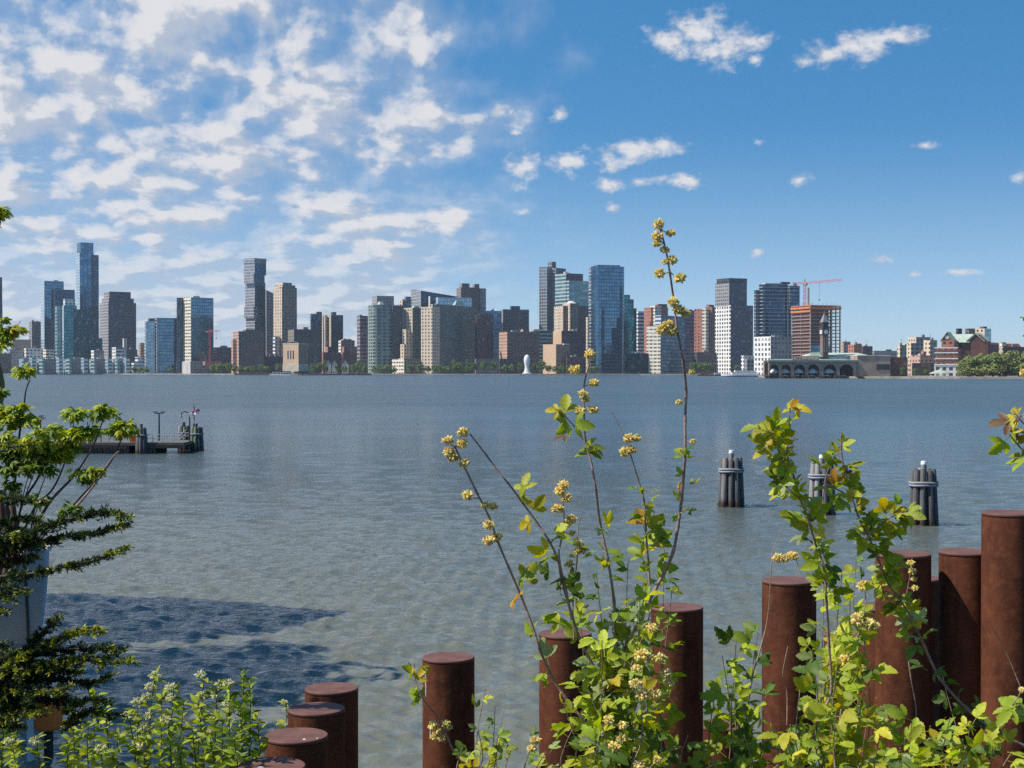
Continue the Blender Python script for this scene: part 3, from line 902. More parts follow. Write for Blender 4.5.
  [('tower_shaft', 757, 763, 790, 284, None, 'glassN', 'glassN', 0, {'round': 10, 'slabs': 1.05}), ('right_wing', 788, 790, 799.5, 286.5, None, 'darkBox', 'glassN', 6, {'slabs': 1.1}),
   ('left_wing', 754, 756, 762, 291, None, 'darkBox', 'glassN', 6, {'slabs': 1.15}), ('roof_plant_house', 780, 782, 790, 281.8, 284, 'darkBox', 'darkBox', 8), ('roof_edge', 761, 765, 780, 283, 284, 'cream', 'cream', 5)], False),
 ('white_grid_block', 'building', 'white punched-window block in front of the dark balcony tower', 1560,
  [('wall', 754, 770.6, 791.8, 337.5, None, 'white', 'greyS', 0), ('roof_house', 771.5, 774, 779, 335, 337.5, 'white', 'white', 8)], False),
 ('far_block', 'building', 'grey far block left of the faded red hall behind the terminal roofs', 1900, [('wall', 841, 843.5, 850.5, 342.5, None, 'brownP', 'greyS', 0)], True),
 ('far_block', 'building', 'faded red brick hall peeping over the terminal roofs', 1800, [('wall', 848, 854, 862, 345.5, None, 'brickR', 'brickR', 0), ('upper_storey', 854, 857, 861.5, 343.5, 345.5, 'brickR', 'brickR', 5)], True),
 ('far_block', 'building', 'dark far block right of the faded red hall', 1850, [('wall', 862, 863, 872.5, 347, None, 'darkB', 'darkB', 0)], True),
 ('far_block', 'building', 'long low grey roofs on the skyline behind the right end of the terminal', 2200, [('wall', 872, 874, 897, 351.5, None, 'greyS', 'greyS', 0)], True),
 ('far_apartment', 'building', 'small beige block at the left of the pale far apartment towers', 1700, [('wall', 897, 900, 906, 346, None, 'beige', 'greyS', 0), ('side_block', 902, 905, 911, 345, None, 'beige', 'greyS', 12)], True),
 ('far_apartment', 'building', 'tallest of the pale far apartment towers, with a roof chimney', 1650, [('wall', 908, 916, 930, 338, None, 'beige', 'greyS', 0), ('left_step', 906.5, 911, 917, 344, None, 'beige', 'greyS', -8), ('roof_chimney', 922, 923, 924.6, 334.5, 338, 'greyS', 'greyS', 10)], False),
 ('far_apartment', 'building', 'beige and grey far apartment tower just left of the gabled brick building', 1600, [('wall', 923.5, 930, 937, 341, None, 'beige', 'greyS', 0)], True),
 ('low_brick_block', 'building', 'low pink and white brick block left of the gabled brick building', 1400, [('wall', 910, 920, 934.5, 356.5, None, 'brownP', 'brownP', 0), ('raised_end', 922, 923.5, 926, 352.5, None, 'brickR', 'brickR', 4)], True),
 ('parking_structure', 'building', 'low dark open parking deck beside the terminal', 1330, [('wall', 909, 912, 935, 363, None, 'brownP', 'darkB', 0)], False),
 ('far_tower', 'tower', 'beige tower with a blue shaded side behind the gabled brick building', 1600, [('wall', 975, 984.5, 991, 329.5, None, 'beige', 'glassP', 0), ('roof_house', 980, 983, 987, 326.5, 329.5, 'brown', 'brown', 6)], False),
 ('far_tower', 'tower', 'stubby brown tower top peeping over the green gabled roof', 1600, [('wall', 965, 969, 975, 329.5, None, 'brown', 'brown', 0), ('roof_tank', 956.5, 958, 962, 329.5, None, 'darkBox', 'darkBox', 10)], False),
 ('mansard_row', 'building', 'cream town block with red mansard roofs above the tree clump', 1350, [('wall', 993.5, 1003, 1030, 348, None, 'mansard', 'brickD', 0), ('mansard_roof', 995, 1004, 1022, 343.5, 348, 'brickR', 'brickR', 4, {'pyr': .75, 'mat': m_redroof}), ('dormer', 1000, 1002, 1006, 342.3, 346, 'cream', 'cream', 3)], True),
]
for nm, cat, lab, D, segs, pl in BLD:
    building(nm, cat, lab, D, segs, plant=pl)

# the row of low waterfront apartments at far left: six near-identical houses with glazed round ends
rowD = 2255
for k, (x0, x1, lab) in enumerate([(19, 37, 'leftmost low pale apartment house of the waterfront row below the blue glass slab'),
                                   (37, 64, 'low pale apartment house of the row below the banded round tower'),
                                   (64, 89, 'low pale apartment house of the row below the teal stepped tower'),
                                   (89, 113, 'low pale apartment house of the row below the small white block'),
                                   (113, 131, 'rightmost low pale apartment house of the row below the white works')]):
    building('row_apartment', 'building', lab, rowD - k * 4,
             [('wall', x0, x0 + 8, x1 - 1.5, 359.5, None, 'glassP', 'greyS', 0), ('rounded_end', x0 + 1, x0 + 5, x0 + 9, 358.2, None, 'tealBands', 'tealBands', -9, {'round': 8}),
              ('right_bay', x1 - 8, x1 - 5, x1 - 1, 358.6, None, 'glassP', 'whiteB', -7)], 'low apartment houses in the waterfront row', plant=True)

# low infill behind the towers so that no bare ground shows between them
INFILL = [(146, 178, 352, 2500, 'greyS', 'low grey roofs glimpsed behind the glass office pair'), (262, 284, 357, 2140, 'darkB', 'low dark shed between the pinkish block and the vent building'),
          (318, 360, 347, 2400, 'brown', 'long brown block on the skyline behind the red brick rows'), (484, 545, 352, 2420, 'greyS', 'long grey block behind the brown brick slab'),
          (580, 600, 350, 2300, 'brown', 'brown block glimpsed left of the curved glass tower base'), (634, 720, 351, 2300, 'darkB', 'long dark block behind the brick and cream towers'),
          (745, 800, 360, 1700, 'greyS', 'grey shed behind the white punched-window block'), (836, 1000, 357, 2500, 'brown', 'long low brown skyline behind the terminal and gabled brick building'),
          (0, 140, 355, 2700, 'greyS', 'long low grey skyline behind the far left towers')]
for x0, x1, yt, D, mk, lab in INFILL:
    building('low_infill_block', 'building', lab, D, [('wall', x0, x0 + 2, x1, yt, None, mk, mk, 0)], plant=True)
# ------------------------------------------------------------------ vent building on its pier
def windows_on(fp, i, j, us, z0, z1, w, root, mat, name='window'):
    """recessed-looking dark panels set 5 cm proud of a wall between two footprint corners"""
    a, c = Vector(fp[i]), Vector(fp[j])
    d = (c - a); L = d.length; d.normalize()
    nrm = Vector((d.y, -d.x))
    for u in us:
        b = MB()
        p = a + d * (u * L) + nrm * 0.12
        b.box((p.x, p.y, (z0 + z1) / 2), (w, .2, z1 - z0), math.atan2(d.y, d.x))
        b.build(name, mat, root)


D = 1935
th = pick_theta(283, 298.5, 308, D)
fp = foot(283, 298.5, 308, D, th)
vent = thing('vent_building', 'tan brick ventilation tower with three tall slots standing on a pier in the river', 'building', (xat(298.5, D), D, 0))
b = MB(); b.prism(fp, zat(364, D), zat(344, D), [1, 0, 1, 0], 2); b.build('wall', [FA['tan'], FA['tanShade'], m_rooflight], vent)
b = MB(); b.prism(scale_fp(fp, 1.03), zat(371.5, D), zat(364, D), [0] * 4, 0); b.build('stone_base', plain('pale_stone', (.52, .46, .36), .9, scale=.2), vent)
b = MB(); b.prism(scale_fp(fp, 1.02), zat(344.2, D) + .01, zat(343.2, D)); b.build('cornice', m_rooflight, vent)
for k, (u0, u1) in enumerate(((.12, .42), (.58, .88))):
    a = [Vector(p) for p in fp]
    q = [a[0] + (a[1] - a[0]) * x_ + (a[3] - a[0]) * y_ for x_, y_ in ((.2, u0), (.8, u0), (.8, u1), (.2, u1))]
    b = MB(); b.prism([tuple(p) for p in q], zat(343.2, D) + .02, zat(341.6, D)); b.build('roof_louvre', m_darkroof, vent)
windows_on(fp, 3, 0, (.33, .5, .67), zat(359, D), zat(350.5, D), 1.9, vent, m_glassdark, 'tall_slot')
windows_on(fp, 3, 0, (.3, .45, .6, .75), zat(366.3, D), zat(364.6, D), 1.3, vent, m_glassdark)
b = MB()
for k in range(16):
    p = Vector(fp[3]).lerp(Vector(fp[0]), k / 15) if k < 8 else Vector(fp[0]).lerp(Vector(fp[1]), (k - 8) / 7)
    b.tube([(p.x, p.y - 1.5, -2), (p.x, p.y - 1.5, zat(371.5, D) + .5)], .6, 6)
b.build('pile', m_darkwood, vent)['kind'] = 'stuff'

# long timber pier running right from the vent building, and a white pontoon left of it
def long_pier(name, label, x0, x1, Dp, ztop, n):
    root = thing(name, label, 'pier', (xat(x0, Dp), Dp, 0))
    b = MB(); b.box(((xat(x0, Dp) + xat(x1, Dp)) / 2, Dp + 4, ztop - .35), (xat(x1, Dp) - xat(x0, Dp), 8, .7)); b.build('deck', m_darkwood, root)
    b = MB()
    for k in range(n):
        x_ = xat(x0, Dp) + (xat(x1, Dp) - xat(x0, Dp)) * (k + .5) / n
        for yy in (Dp + .6, Dp + 7):
            b.tube([(x_, yy, -2), (x_, yy, ztop - .7)], .28, 6)
    o = b.build('piles', m_darkwood, root)
    o['kind'] = 'stuff'
    b = MB()
    for k in range(n + 1):
        x_ = xat(x0, Dp) + (xat(x1, Dp) - xat(x0, Dp)) * k / n
        b.tube([(x_, Dp + .3, ztop), (x_, Dp + .3, ztop + 1.1)], .08, 4)
    b.tube([(xat(x0, Dp), Dp + .3, ztop + 1.1), (xat(x1, Dp), Dp + .3, ztop + 1.1)], .07, 4)
    b.build('railing', m_steel, root)


long_pier('timber_pier', 'long dark timber pier reaching right from the vent building', 308, 371, 1915, 2.0, 60)
long_pier('timber_pier', 'short dark timber jetty left of the vent building', 234, 268, 1990, 1.9, 30)
pn = thing('pontoon', 'white floating pontoon with a low shelter moored left of the vent building', 'pontoon', (xat(281, 1900), 1900, 0))
b = MB(); b.box((xat(281, 1900), 1900, .4), (27, 8, 1.6)); b.build('hull', m_white, pn)
b = MB(); b.box((xat(281, 1900), 1900, 3.9), (22, 6, .4)); b.build('roof', m_white, pn)
for k in range(7):
    b = MB(); b.tube([(xat(281, 1900) - 10 + k * 3.3, 1897.2, 1.2), (xat(281, 1900) - 10 + k * 3.3, 1897.2, 3.7)], .2, 5); b.build('post', m_white, pn)

# small white gabled houses among the trees right of the vent building
for k, (x0, x1, lab) in enumerate(((325, 331, 'small white gabled house left of the first brick chimney'), (332, 337, 'small white gabled house between the two brick chimneys'), (342, 348, 'small white gabled house below the second brick chimney'))):
    D = 2050
    cx = xat((x0 + x1) / 2, D); w = xat(x1, D) - xat(x0, D)
    h = thing('gabled_house', lab, 'house', (cx, D, LAND_Z), 'white gabled houses by the long pier')
    zb, ze, zr = LAND_Z - .3, zat(364, D), zat(359.5, D)
    b = MB(); b.prism([(cx - w / 2, D), (cx + w / 2, D), (cx + w / 2, D + 12), (cx - w / 2, D + 12)], zb, ze)
    b.face([(cx - w / 2, D, ze), (cx + w / 2, D, ze), (cx, D, zr)]); b.face([(cx + w / 2, D + 12, ze), (cx - w / 2, D + 12, ze), (cx, D + 12, zr)])
    b.build('wall', plain('house_render', (.48, .45, .44), .8, scale=.3), h)
    b = MB()
    for s in (-1, 1):
        e0 = Vector((cx + s * (w / 2 + .5), D - .5, ze - .4)); r0 = Vector((cx, D - .5, zr + .15))
        pts = [e0, r0, r0 + Vector((0, 13, 0)), e0 + Vector((0, 13, 0))]
        b.face(pts); b.face([p + Vector((0, 0, .35)) for p in reversed(pts)])
    b.build('roof', m_darkroof, h)
    for dx in (-.22, .22):
        b = MB(); b.box((cx + dx * w, D - .06, zb + 2.6), (1.3, .16, 1.8)); b.build('window', m_glassdark, h)

# plain pale standing figure-like sculpture on the water's edge: a smooth upright stone form
D = 1968
sx = xat(527, D)
sc_ = thing('white_sculpture', 'tall smooth white sculpture standing on the waterfront lawn edge', 'sculpture', (sx, D, LAND_Z))
b = MB()
b.lathe((sx, D, LAND_Z), [(4.6, 0), (4.4, 2), (3.4, 4.5), (2.7, 8), (3.0, 11), (3.9, 15), (4.1, 18.5), (3.5, 22), (2.2, 24.3), (.4, 25.2)], 20, ry=.8)
b.build('stone_form', m_white, sc_, smooth=True)
b = MB(); b.lathe((sx, D, LAND_Z - .4), [(6.5, 0), (6.5, 1.2), (6.0, 1.6)], 20); b.build('plinth', m_rooflight, sc_)

# ------------------------------------------------------------------ tower under construction, its cranes
D = 1620
th = pick_theta(791, 810.5, 841, D)
fp = foot(791, 810.5, 841, D, th)
cst = thing('unfinished_tower', 'unfinished concrete tower with orange netting on its top floors and open floors at right', 'building', (xat(810, D), D, LAND_Z))
zt, zb = zat(305, D), LAND_Z
nfl = 20
H = (zt - zb) / nfl
A_, B_, C_, D_ = [Vector(p) for p in fp]
def ip(u, v): return A_ + (B_ - A_) * u + (D_ - A_) * v
for k in range(nfl + 1):
    z = zb + k * H
    b = MB(); b.prism(fp, z - .75, z, [0] * 4); b.build('floor_slab', m_orange if k >= nfl - 2 else plain('raw_concrete', (.34, .27, .22), .9, var=.2, scale=.3), cst)
for u in np.linspace(.02, .98, 8):
    for v in (.03, .5, .97):
        p = ip(u, v)
        b = MB(); b.box((p.x, p.y, (zb + zt) / 2), (1.1, 1.1, zt - zb), th); b.build('column', plain('raw_concrete', (.34, .27, .22)), cst)
for v in (.5,):
    p = ip(.02, v)
    b = MB(); b.box((p.x, p.y, (zb + zt) / 2), (1.1, 1.1, zt - zb), th); b.build('column', plain('raw_concrete', (.34, .27, .22)), cst)
q = [tuple(ip(u, v)) for u, v in ((.03, .015), (.60, .015), (.60, .9), (.03, .9))]
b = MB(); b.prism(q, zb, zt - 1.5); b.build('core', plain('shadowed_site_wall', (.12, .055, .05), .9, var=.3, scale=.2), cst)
q = [tuple(ip(u, v)) for u, v in ((.03, -.014), (.62, -.014), (.62, .012), (.03, .012))]
b = MB(); b.prism(q, zb, zb + (zt - zb) * .42, [0] * 4); b.build('glass_cladding', FA['glassB'], cst)
for k, u in enumerate((.0, 1.0)):
    b = MB()
    for i, j in ((3, 0), (0, 1)):
        p, r_ = Vector(fp[i]), Vector(fp[j])
    q0 = (D_, A_) if k == 0 else (A_, B_)
    nrm = Vector(((q0[1] - q0[0]).y, -(q0[1] - q0[0]).x)).normalized() * .5
    z0 = zt - H * (2.0 if k == 0 else 1.0)
    for r in range(2 if k == 0 else 1):
        b.face([(*(q0[0] + nrm), z0 + r * H), (*(q0[1] + nrm), z0 + r * H), (*(q0[1] + nrm), z0 + r * H + H * .55), (*(q0[0] + nrm), z0 + r * H + H * .55)])
        b.face([(*(q0[0] + nrm * 1.3), z0 + r * H + H * .55), (*(q0[1] + nrm * 1.3), z0 + r * H + H * .55), (*(q0[1] + nrm * 1.3), z0 + r * H), (*(q0[0] + nrm * 1.3), z0 + r * H)])
    b.build('safety_netting', m_orange, cst)
b = MB()
for k in range(26):
    u, v = random.random(), random.choice((.03, .5, .97))
    p = ip(u, v)
    b.tube([(p.x, p.y, zt), (p.x, p.y, zt + random.uniform(1.5, 4))], .16, 4)
b.build('rebar_stub', m_steel, cst)['kind'] = 'stuff'
b = MB(); p = ip(.42, -.02); b.box((p.x, p.y - .8, zat(317, D)), (5.2, 2, 1.8)); b.build('yellow_platform', plain('yellow_paint', (.62, .42, .06)), cst)
p = A_ + (B_ - A_) * .05
b = MB(); b.box((p.x - 3, p.y + 6, (zat(290, D) + zat(303, D)) / 2), (2.2, 2.2, zat(290, D) - zat(303, D) + 6)); b.build('hoist_mast', plain('pale_hoist', (.42, .38, .30)), cst)


def lattice(b, a, c, w, step):
    a, c = Vector(a), Vector(c)
    d = (c - a); L = d.length; d.normalize()
    s = d.cross(Vector((0, 1, 0)) if abs(d.y) < .9 else Vector((1, 0, 0))).normalized() * w / 2
    t_ = d.cross(s).normalized() * w / 2
    for i in (-1, 1):
        for j in (-1, 1):
            b.bar(a + s * i + t_ * j, c + s * i + t_ * j, w * .16)
    n = max(2, int(L / step))
    for k in range(n):
        p0, p1 = a + d * (L * k / n), a + d * (L * (k + 1) / n)
        sg = 1 if k % 2 else -1
        for i in (-1, 1):
            b.bar(p0 + s * sg + t_ * i, p1 - s * sg + t_ * i, w * .12)
            b.bar(p0 + s * i + t_ * sg, p1 + s * i - t_ * sg, w * .12)


def crane(label, xm, D, ybase, yslew, xtip, ytip, xback, mat, hook=None, w=2.2, tophat=4):
    X, z0, z1 = xat(xm, D), zat(ybase, D), zat(yslew, D)
    root = thing('tower_crane', label, 'crane', (X, D, z0))
    b = MB(); lattice(b, (X, D, z0), (X, D, z1), w, w * 1.3); b.build('mast', mat, root)
    b = MB(); lattice(b, (X, D, z1 + w * .5), (xat(xtip, D), D - 18, zat(ytip, D)), w * .8, w * 1.3); b.build('jib', mat, root)
    b = MB(); lattice(b, (X, D, z1 + w * .5), (xat(xback, D), D + 6, z1 + w * .5), w * .8, w * 1.3); b.build('counter_jib', mat, root)
    b = MB(); b.box((xat(xback, D) + w, D + 5.5, z1 - w * .1), (w * 1.6, w * 1.2, w * 1.3)); b.build('counterweight', m_steel, root)
    b = MB(); b.box((X + w * .7, D - w * .9, z1 - w * .2), (w * .9, w * .9, w * 1.0)); b.build('cab', mat, root)
    b = MB(); lattice(b, (X, D, z1 + w), (X, D, z1 + w + tophat), w * .6, w); b.build('apex', mat, root)
    if hook:
        hx, hy = hook
        q = (hx - xm) / (xtip - xm)
        zj = z1 + w * .5 + (zat(ytip, D) - z1 - w * .5) * q
        yy = D - 18 * q
        b = MB(); b.tube([(xat(hx, D), yy, zj), (xat(hx, D), yy, zat(hy, D))], .2, 4); b.build('hoist_rope', m_steel, root)
        b = MB(); b.box((xat(hx, D), yy, zat(hy, D) - .7), (1.6, 1.0, 1.6)); b.build('hook_block', m_steel, root)


crane('red tower crane swinging its long jib over the unfinished tower', 804.6, 1650, 306, 284, 838, 280.8, 793.5, m_pinkcrane, (817.8, 299.5), 2.4)
crane('small red tower crane right of the beige-edged tower', 209.8, 2150, 368, 332, 222, 331, 205, m_redpaint, (218, 338), 1.7, 2)
crane('tiny distant crane with a raised jib above the far left roofs', 15.2, 2750, 352, 329, 24, 321.5, 12.5, m_pinkcrane, None, 2.0, 2)

# ------------------------------------------------------------------ ferry terminal with arches, clock tower and copper roofs
TD = 1205.0
def tx(px): return xat(px, TD)
def tz(py): return zat(py, TD)
m_tstone = plain('terminal_stone', (.44, .36, .29), .9, var=.25, scale=.15)
m_tbrick = plain('terminal_brown_brick', (.33, .25, .195), .9, var=.25, scale=.15)
m_tdark = plain('terminal_interior_shade', (.03, .03, .035), .9)  # near-black colour stands in for the shade inside the arched slips
term = thing('ferry_terminal', 'long river terminal with a row of arched ferry slips and verdigris roofs', 'terminal', (tx(812), TD, LAND_Z))
zq = 1.0
ARCH = [(774.8, 4.6), (786.4, 4.9), (799.8, 5.8), (813.8, 5.8), (830.3, 6.4), (846.8, 7.0)]
edges = [768.5] + [(a[0] + a[1] + c[0] - c[1]) / 2 for a, c in zip(ARCH[:-1], ARCH[1:])] + [857]
for k, (cxp, hw) in enumerate(ARCH):
    b = MB()
    x0, x1, cx, r = tx(edges[k]), tx(edges[k + 1]), tx(cxp), tx(cxp + hw) - tx(cxp)
    zt_, zs = tz(362.3), tz(362.3) - 1.6 - min(r, 4.4)
    rv = min(r, 4.4)
    n = 12
    arc = [(cx - r * math.cos(math.pi * i / n), zs + rv * math.sin(math.pi * i / n)) for i in range(n + 1)]
    front, back = TD, TD + 3.0
    for y_, flip in ((front, False), (back, True)):
        polys = [[(x0, zq), (arc[0][0], zq), arc[0], (x0, arc[0][1])], [(arc[-1][0], zq), (x1, zq), (x1, arc[-1][1]), arc[-1]]]
        polys += [[(x0, arc[0][1]), arc[0], arc[1], (x0, zt_)]]
        for i in range(1, n - 1):
            polys.append([arc[i], arc[i + 1], (arc[i + 1][0], zt_), (arc[i][0], zt_)])
        polys.append([arc[1], (arc[1][0], zt_), (x0, zt_)])
        polys.append([arc[-2], arc[-1], (x1, arc[-1][1]), (x1, zt_), (arc[-2][0], zt_)])
        for p in polys:
            pp = [(q[0], y_, q[1]) for q in p]
            b.face(pp[::-1] if flip else pp)
    path = [(arc[0][0], zq)] + arc + [(arc[-1][0], zq)]
    for p, q in zip(path[:-1], path[1:]):
        b.face([(p[0], front, p[1]), (p[0], back, p[1]), (q[0], back, q[1]), (q[0], front, q[1])])
    b.build('arch_bay', m_tstone, term)
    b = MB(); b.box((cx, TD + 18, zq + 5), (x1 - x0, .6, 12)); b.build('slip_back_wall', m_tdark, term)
    pw = (tx(edges[k]) - tx(edges[k] - 1.2)) * 1.0
    b = MB(); b.box((x0 + .4, TD - .7, (zq + zt_) / 2), (pw, 1.3, zt_ - zq)); b.build('pier_buttress', m_tbrick, term)
    if k < 5:                                               # white gangway canopy inside the slip
        b = MB()
        b.lathe((cx, TD + 5, zq + 3.2), [(r * .98, 0), (r * .98, .7), (r * .7, 2.0), (r * .35, 3.0), (.15, 3.8)], 10, ry=.5)
        b.build('white_canopy', m_white, term)
b = MB(); b.box(((tx(768) + tx(857)) / 2, TD + 1.0, tz(361.2)), (tx(857) - tx(768), 6.5, tz(360.2) - tz(362.3))); b.build('copper_cornice', plain('dull_copper_cornice', (.15, .21, .175), .8, scale=.25), term)
b = MB(); b.box(((tx(768) + tx(857)) / 2, TD + 22, (tz(360.6) + zq) / 2), (tx(857) - tx(768), 6, tz(360.6) - zq)); b.build('hall_wall', m_tbrick, term)
# hipped copper roofs
def hip(x0, x1, y0, y1, ze, zr, name, mat, run=.3):
    b = MB()
    ym = (y0 + y1) / 2; dx = min((x1 - x0) * run, (y1 - y0) / 2)
    e = [(x0, y0, ze), (x1, y0, ze), (x1, y1, ze), (x0, y1, ze)]
    r0, r1 = (x0 + dx, ym, zr), (x1 - dx, ym, zr)
    b.face([e[0], e[1], r1, r0]); b.face([e[1], e[2], r1]); b.face([e[2], e[3], r0, r1]); b.face([e[3], e[0], r0]); b.face(e[::-1])
    b.build(name, mat, term)
hip(tx(769), tx(856), TD + 4, TD + 24, tz(360.3), tz(359.0), 'front_roof', m_copper, .1)
b = MB(); b.box(((tx(815) + tx(879)) / 2, TD + 42, tz(358.2)), (tx(879) - tx(815), 24, tz(355.6) - tz(361))); b.build('clerestory', FA['whiteB'], term)
hip(tx(813), tx(880), TD + 28, TD + 58, tz(355.6), tz(352.2), 'main_roof', m_copperpale, .15)
hip(tx(815), tx(829), TD + 25, TD + 30, tz(356.5), tz(352), 'porch_roof', m_copper, .4)
hip(tx(829), tx(848), TD + 60, TD + 76, tz(354.8), tz(351.5), 'waiting_room_roof', m_darkroof, .3)
b = MB(); b.box(((tx(857.2) + tx(890)) / 2, TD + 12, (tz(356) + LAND_Z) / 2), (tx(890) - tx(857.2), 26, tz(356) - LAND_Z)); b.build('brown_block', m_tbrick, term)
b = MB(); b.box(((tx(857) + tx(890.4)) / 2, TD + 12, tz(355.6)), (tx(890.4) - tx(857), 27, .8)); b.build('block_cornice', m_rooflight, term)
for k in range(6):
    b = MB(); b.box((tx(877 + k * 2.25), TD - 1.15, tz(366.9)), (tx(1.75) - tx(0), .4, tz(364) - tz(369.6))); b.build('window', m_glassdark, term)
b = MB(); b.box(((tx(890.6) + tx(909)) / 2, TD + 16, (tz(357.3) + LAND_Z) / 2), (tx(909) - tx(890.6), 24, tz(357.3) - LAND_Z)); b.build('dark_annex', FA['brickD'], term)
# copper lettering standing on the roof edge
b = MB(); b.box(((tx(792.6) + tx(819.7)) / 2, TD + 3.4, tz(358.3)), (tx(819.7) - tx(792.6), .5, tz(356.0) - tz(360.6))); sp = b.build('sign_panel', plain('faded_pink_sign', (.30, .13, .11), .8), term)
fc = bpy.data.curves.new('sign_letters', 'FONT')
fc.body = 'LACKAWANNA'
fc.size = 4.6
fc.extrude = .12
fc.align_x = 'CENTER'
fo = bpy.data.objects.new('sign_letters', fc)
COL.objects.link(fo)
fo.parent = term
fo.rotation_euler = (math.pi / 2, 0, 0)
fo.scale = (.66, 1, 1)
fo.location = Vector(((tx(792.6) + tx(819.7)) / 2, TD + 2.9, tz(360.25))) - ORG[term]
fc.materials.append(plain('sign_letter_cream', (.72, .62, .52), .7))
bpy.context.view_layer.update()
lm = bpy.data.meshes.new_from_object(fo.evaluated_get(bpy.context.evaluated_depsgraph_get()))
lo_ = bpy.data.objects.new('sign_lettering', lm)
COL.objects.link(lo_)
lo_.parent = term
lo_.rotation_euler = fo.rotation_euler; lo_.scale = fo.scale; lo_.location = fo.location
bpy.data.objects.remove(fo)

# clock tower
CD = TD + 30
ct = thing('clock_tower', 'brown brick clock tower with a white clock face and pointed grey roof', 'clock tower', (xat(824.2, CD), CD, LAND_Z))
cx = xat(824.2, CD); hw = (xat(828, CD) - xat(820.3, CD)) / 2
rz = .28
b = MB(); b.box((cx, CD, (LAND_Z + zat(334.5, CD)) / 2), (hw * 1.55, hw * 1.55, zat(334.5, CD) - LAND_Z), rz); b.build('shaft', plain('clock_tower_brick', (.16, .095, .075), .9, var=.2, scale=.3), ct)
ang = rz
def face_pt(i, off, du, z):
    a = ang + i * math.pi / 2
    n_ = Vector((math.sin(a), -math.cos(a))); s_ = Vector((math.cos(a), math.sin(a)))
    p = Vector((cx, CD)) + n_ * off + s_ * du
    return (p.x, p.y, z)
for i in (-1, 0):
    for du in (-.38, .38):
        b = MB(); c0 = face_pt(i, hw * .78 + .05, hw * du, (zat(352, CD) + zat(337, CD)) / 2)
        b.box(c0, (hw * .28, .25, zat(337, CD) - zat(352, CD)), ang + i * math.pi / 2); b.build('window', plain('slot_pale', (.34, .24, .2)), ct)
b = MB(); b.box((cx, CD, (zat(334.5, CD) + zat(328.5, CD)) / 2), (hw * 1.85, hw * 1.85, zat(328.5, CD) - zat(334.5, CD)), rz); b.build('clock_stage', plain('clock_tower_brick', (.16, .095, .075)), ct)
b = MB(); b.box((cx, CD, zat(328.2, CD)), (hw * 2.2, hw * 2.2, .8), rz); b.build('cornice', m_darkroof, ct)
for i in range(4):
    b = MB(); a = ang + i * math.pi / 2
    c0 = Vector(face_pt(i, hw * .93 + .05, 0, zat(332, CD)))
    n_ = Vector((math.sin(a), -math.cos(a), 0)); s_ = Vector((math.cos(a), math.sin(a), 0))
    ring = [c0 + n_ * .15 + s_ * 1.75 * math.cos(t_) + Vector((0, 0, 1.75)) * math.sin(t_) for t_ in np.linspace(0, 2 * math.pi, 20)[:-1]]
    b.face(ring)
    b.face([p - n_ * .14 for p in reversed(ring)])
    for p, q in zip(ring, ring[1:] + ring[:1]):
        b.face([p, p - n_ * .14, q - n_ * .14, q])
    dial = b.build('clock_face', m_white, ct)
    b = MB(); u = n_ * .25
    b.bar(c0 + u, c0 + u + Vector((0, 0, 1.35)), .22); b.bar(c0 + u, c0 + u + s_ * .8 + Vector((0, 0, .35)), .22)
    b.build('hands', m_darkroof, dial)
for i in range(4):
    b = MB()
    for du in (-.72, -.24, .24, .72):
        c0 = face_pt(i, hw * .72, hw * du * .95, (zat(328, CD) + zat(323.2, CD)) / 2)
        b.box(c0, (hw * .2, hw * .2, zat(323.2, CD) - zat(328, CD)), ang + i * math.pi / 2)
    b.build('belfry_colonnade', plain('belfry_wood', (.10, .07, .06)), ct)
b = MB(); b.box((cx, CD, (zat(328, CD) + zat(323.2, CD)) / 2), (hw * .9, hw * .9, zat(323.2, CD) - zat(328, CD)), rz); b.build('bell_chamber', m_tdark, ct)
q = MB(); q.box((cx, CD, zat(322.6, CD)), (hw * 1.75, hw * 1.75, .8), rz); q.build('upper_cornice', m_darkroof, ct)
fp4 = [face_pt(i, hw * .85, -hw * .85, 0)[:2] for i in range(4)]
b = MB(); b.prism(fp4, zat(322.3, CD), zat(313, CD), inset=.04); b.build('spire_roof', plain('spire_lead', (.25, .23, .22), .8), ct)
b = MB(); b.tube([(cx, CD, zat(313.5, CD)), (cx, CD, zat(310.5, CD))], .15, 5); b.build('flagpole', m_steel, ct)

# ferry slips: pile apron along the river in front of the arches
ap = thing('slip_pilings', 'dark ferry slip timber staging along the water below the terminal arches', 'pilings', (tx(812), TD - 20, 0))
b = MB()
for k in range(58):
    px = 763 + k * 1.65
    if 843 < px < 852: continue
    x_ = tx(px); y_ = TD - 6 - 22 * random.random()
    h = 3.8 if k % 4 else 5.0
    b.tube([(x_, y_, -2), (x_, y_, h - 1.2)], .45, 6)
o = b.build('timber_piles', m_darkwood, ap); o['kind'] = 'stuff'
b = MB()
for (x0, x1) in ((762, 769), (781, 783), (792, 794.5), (806, 808), (821, 824), (837, 840), (853, 858)):
    b.box(((tx(x0) + tx(x1)) / 2, TD - 15, 2.2), (tx(x1) - tx(x0), 30, .6))
b.build('finger_deck', m_darkwood, ap)

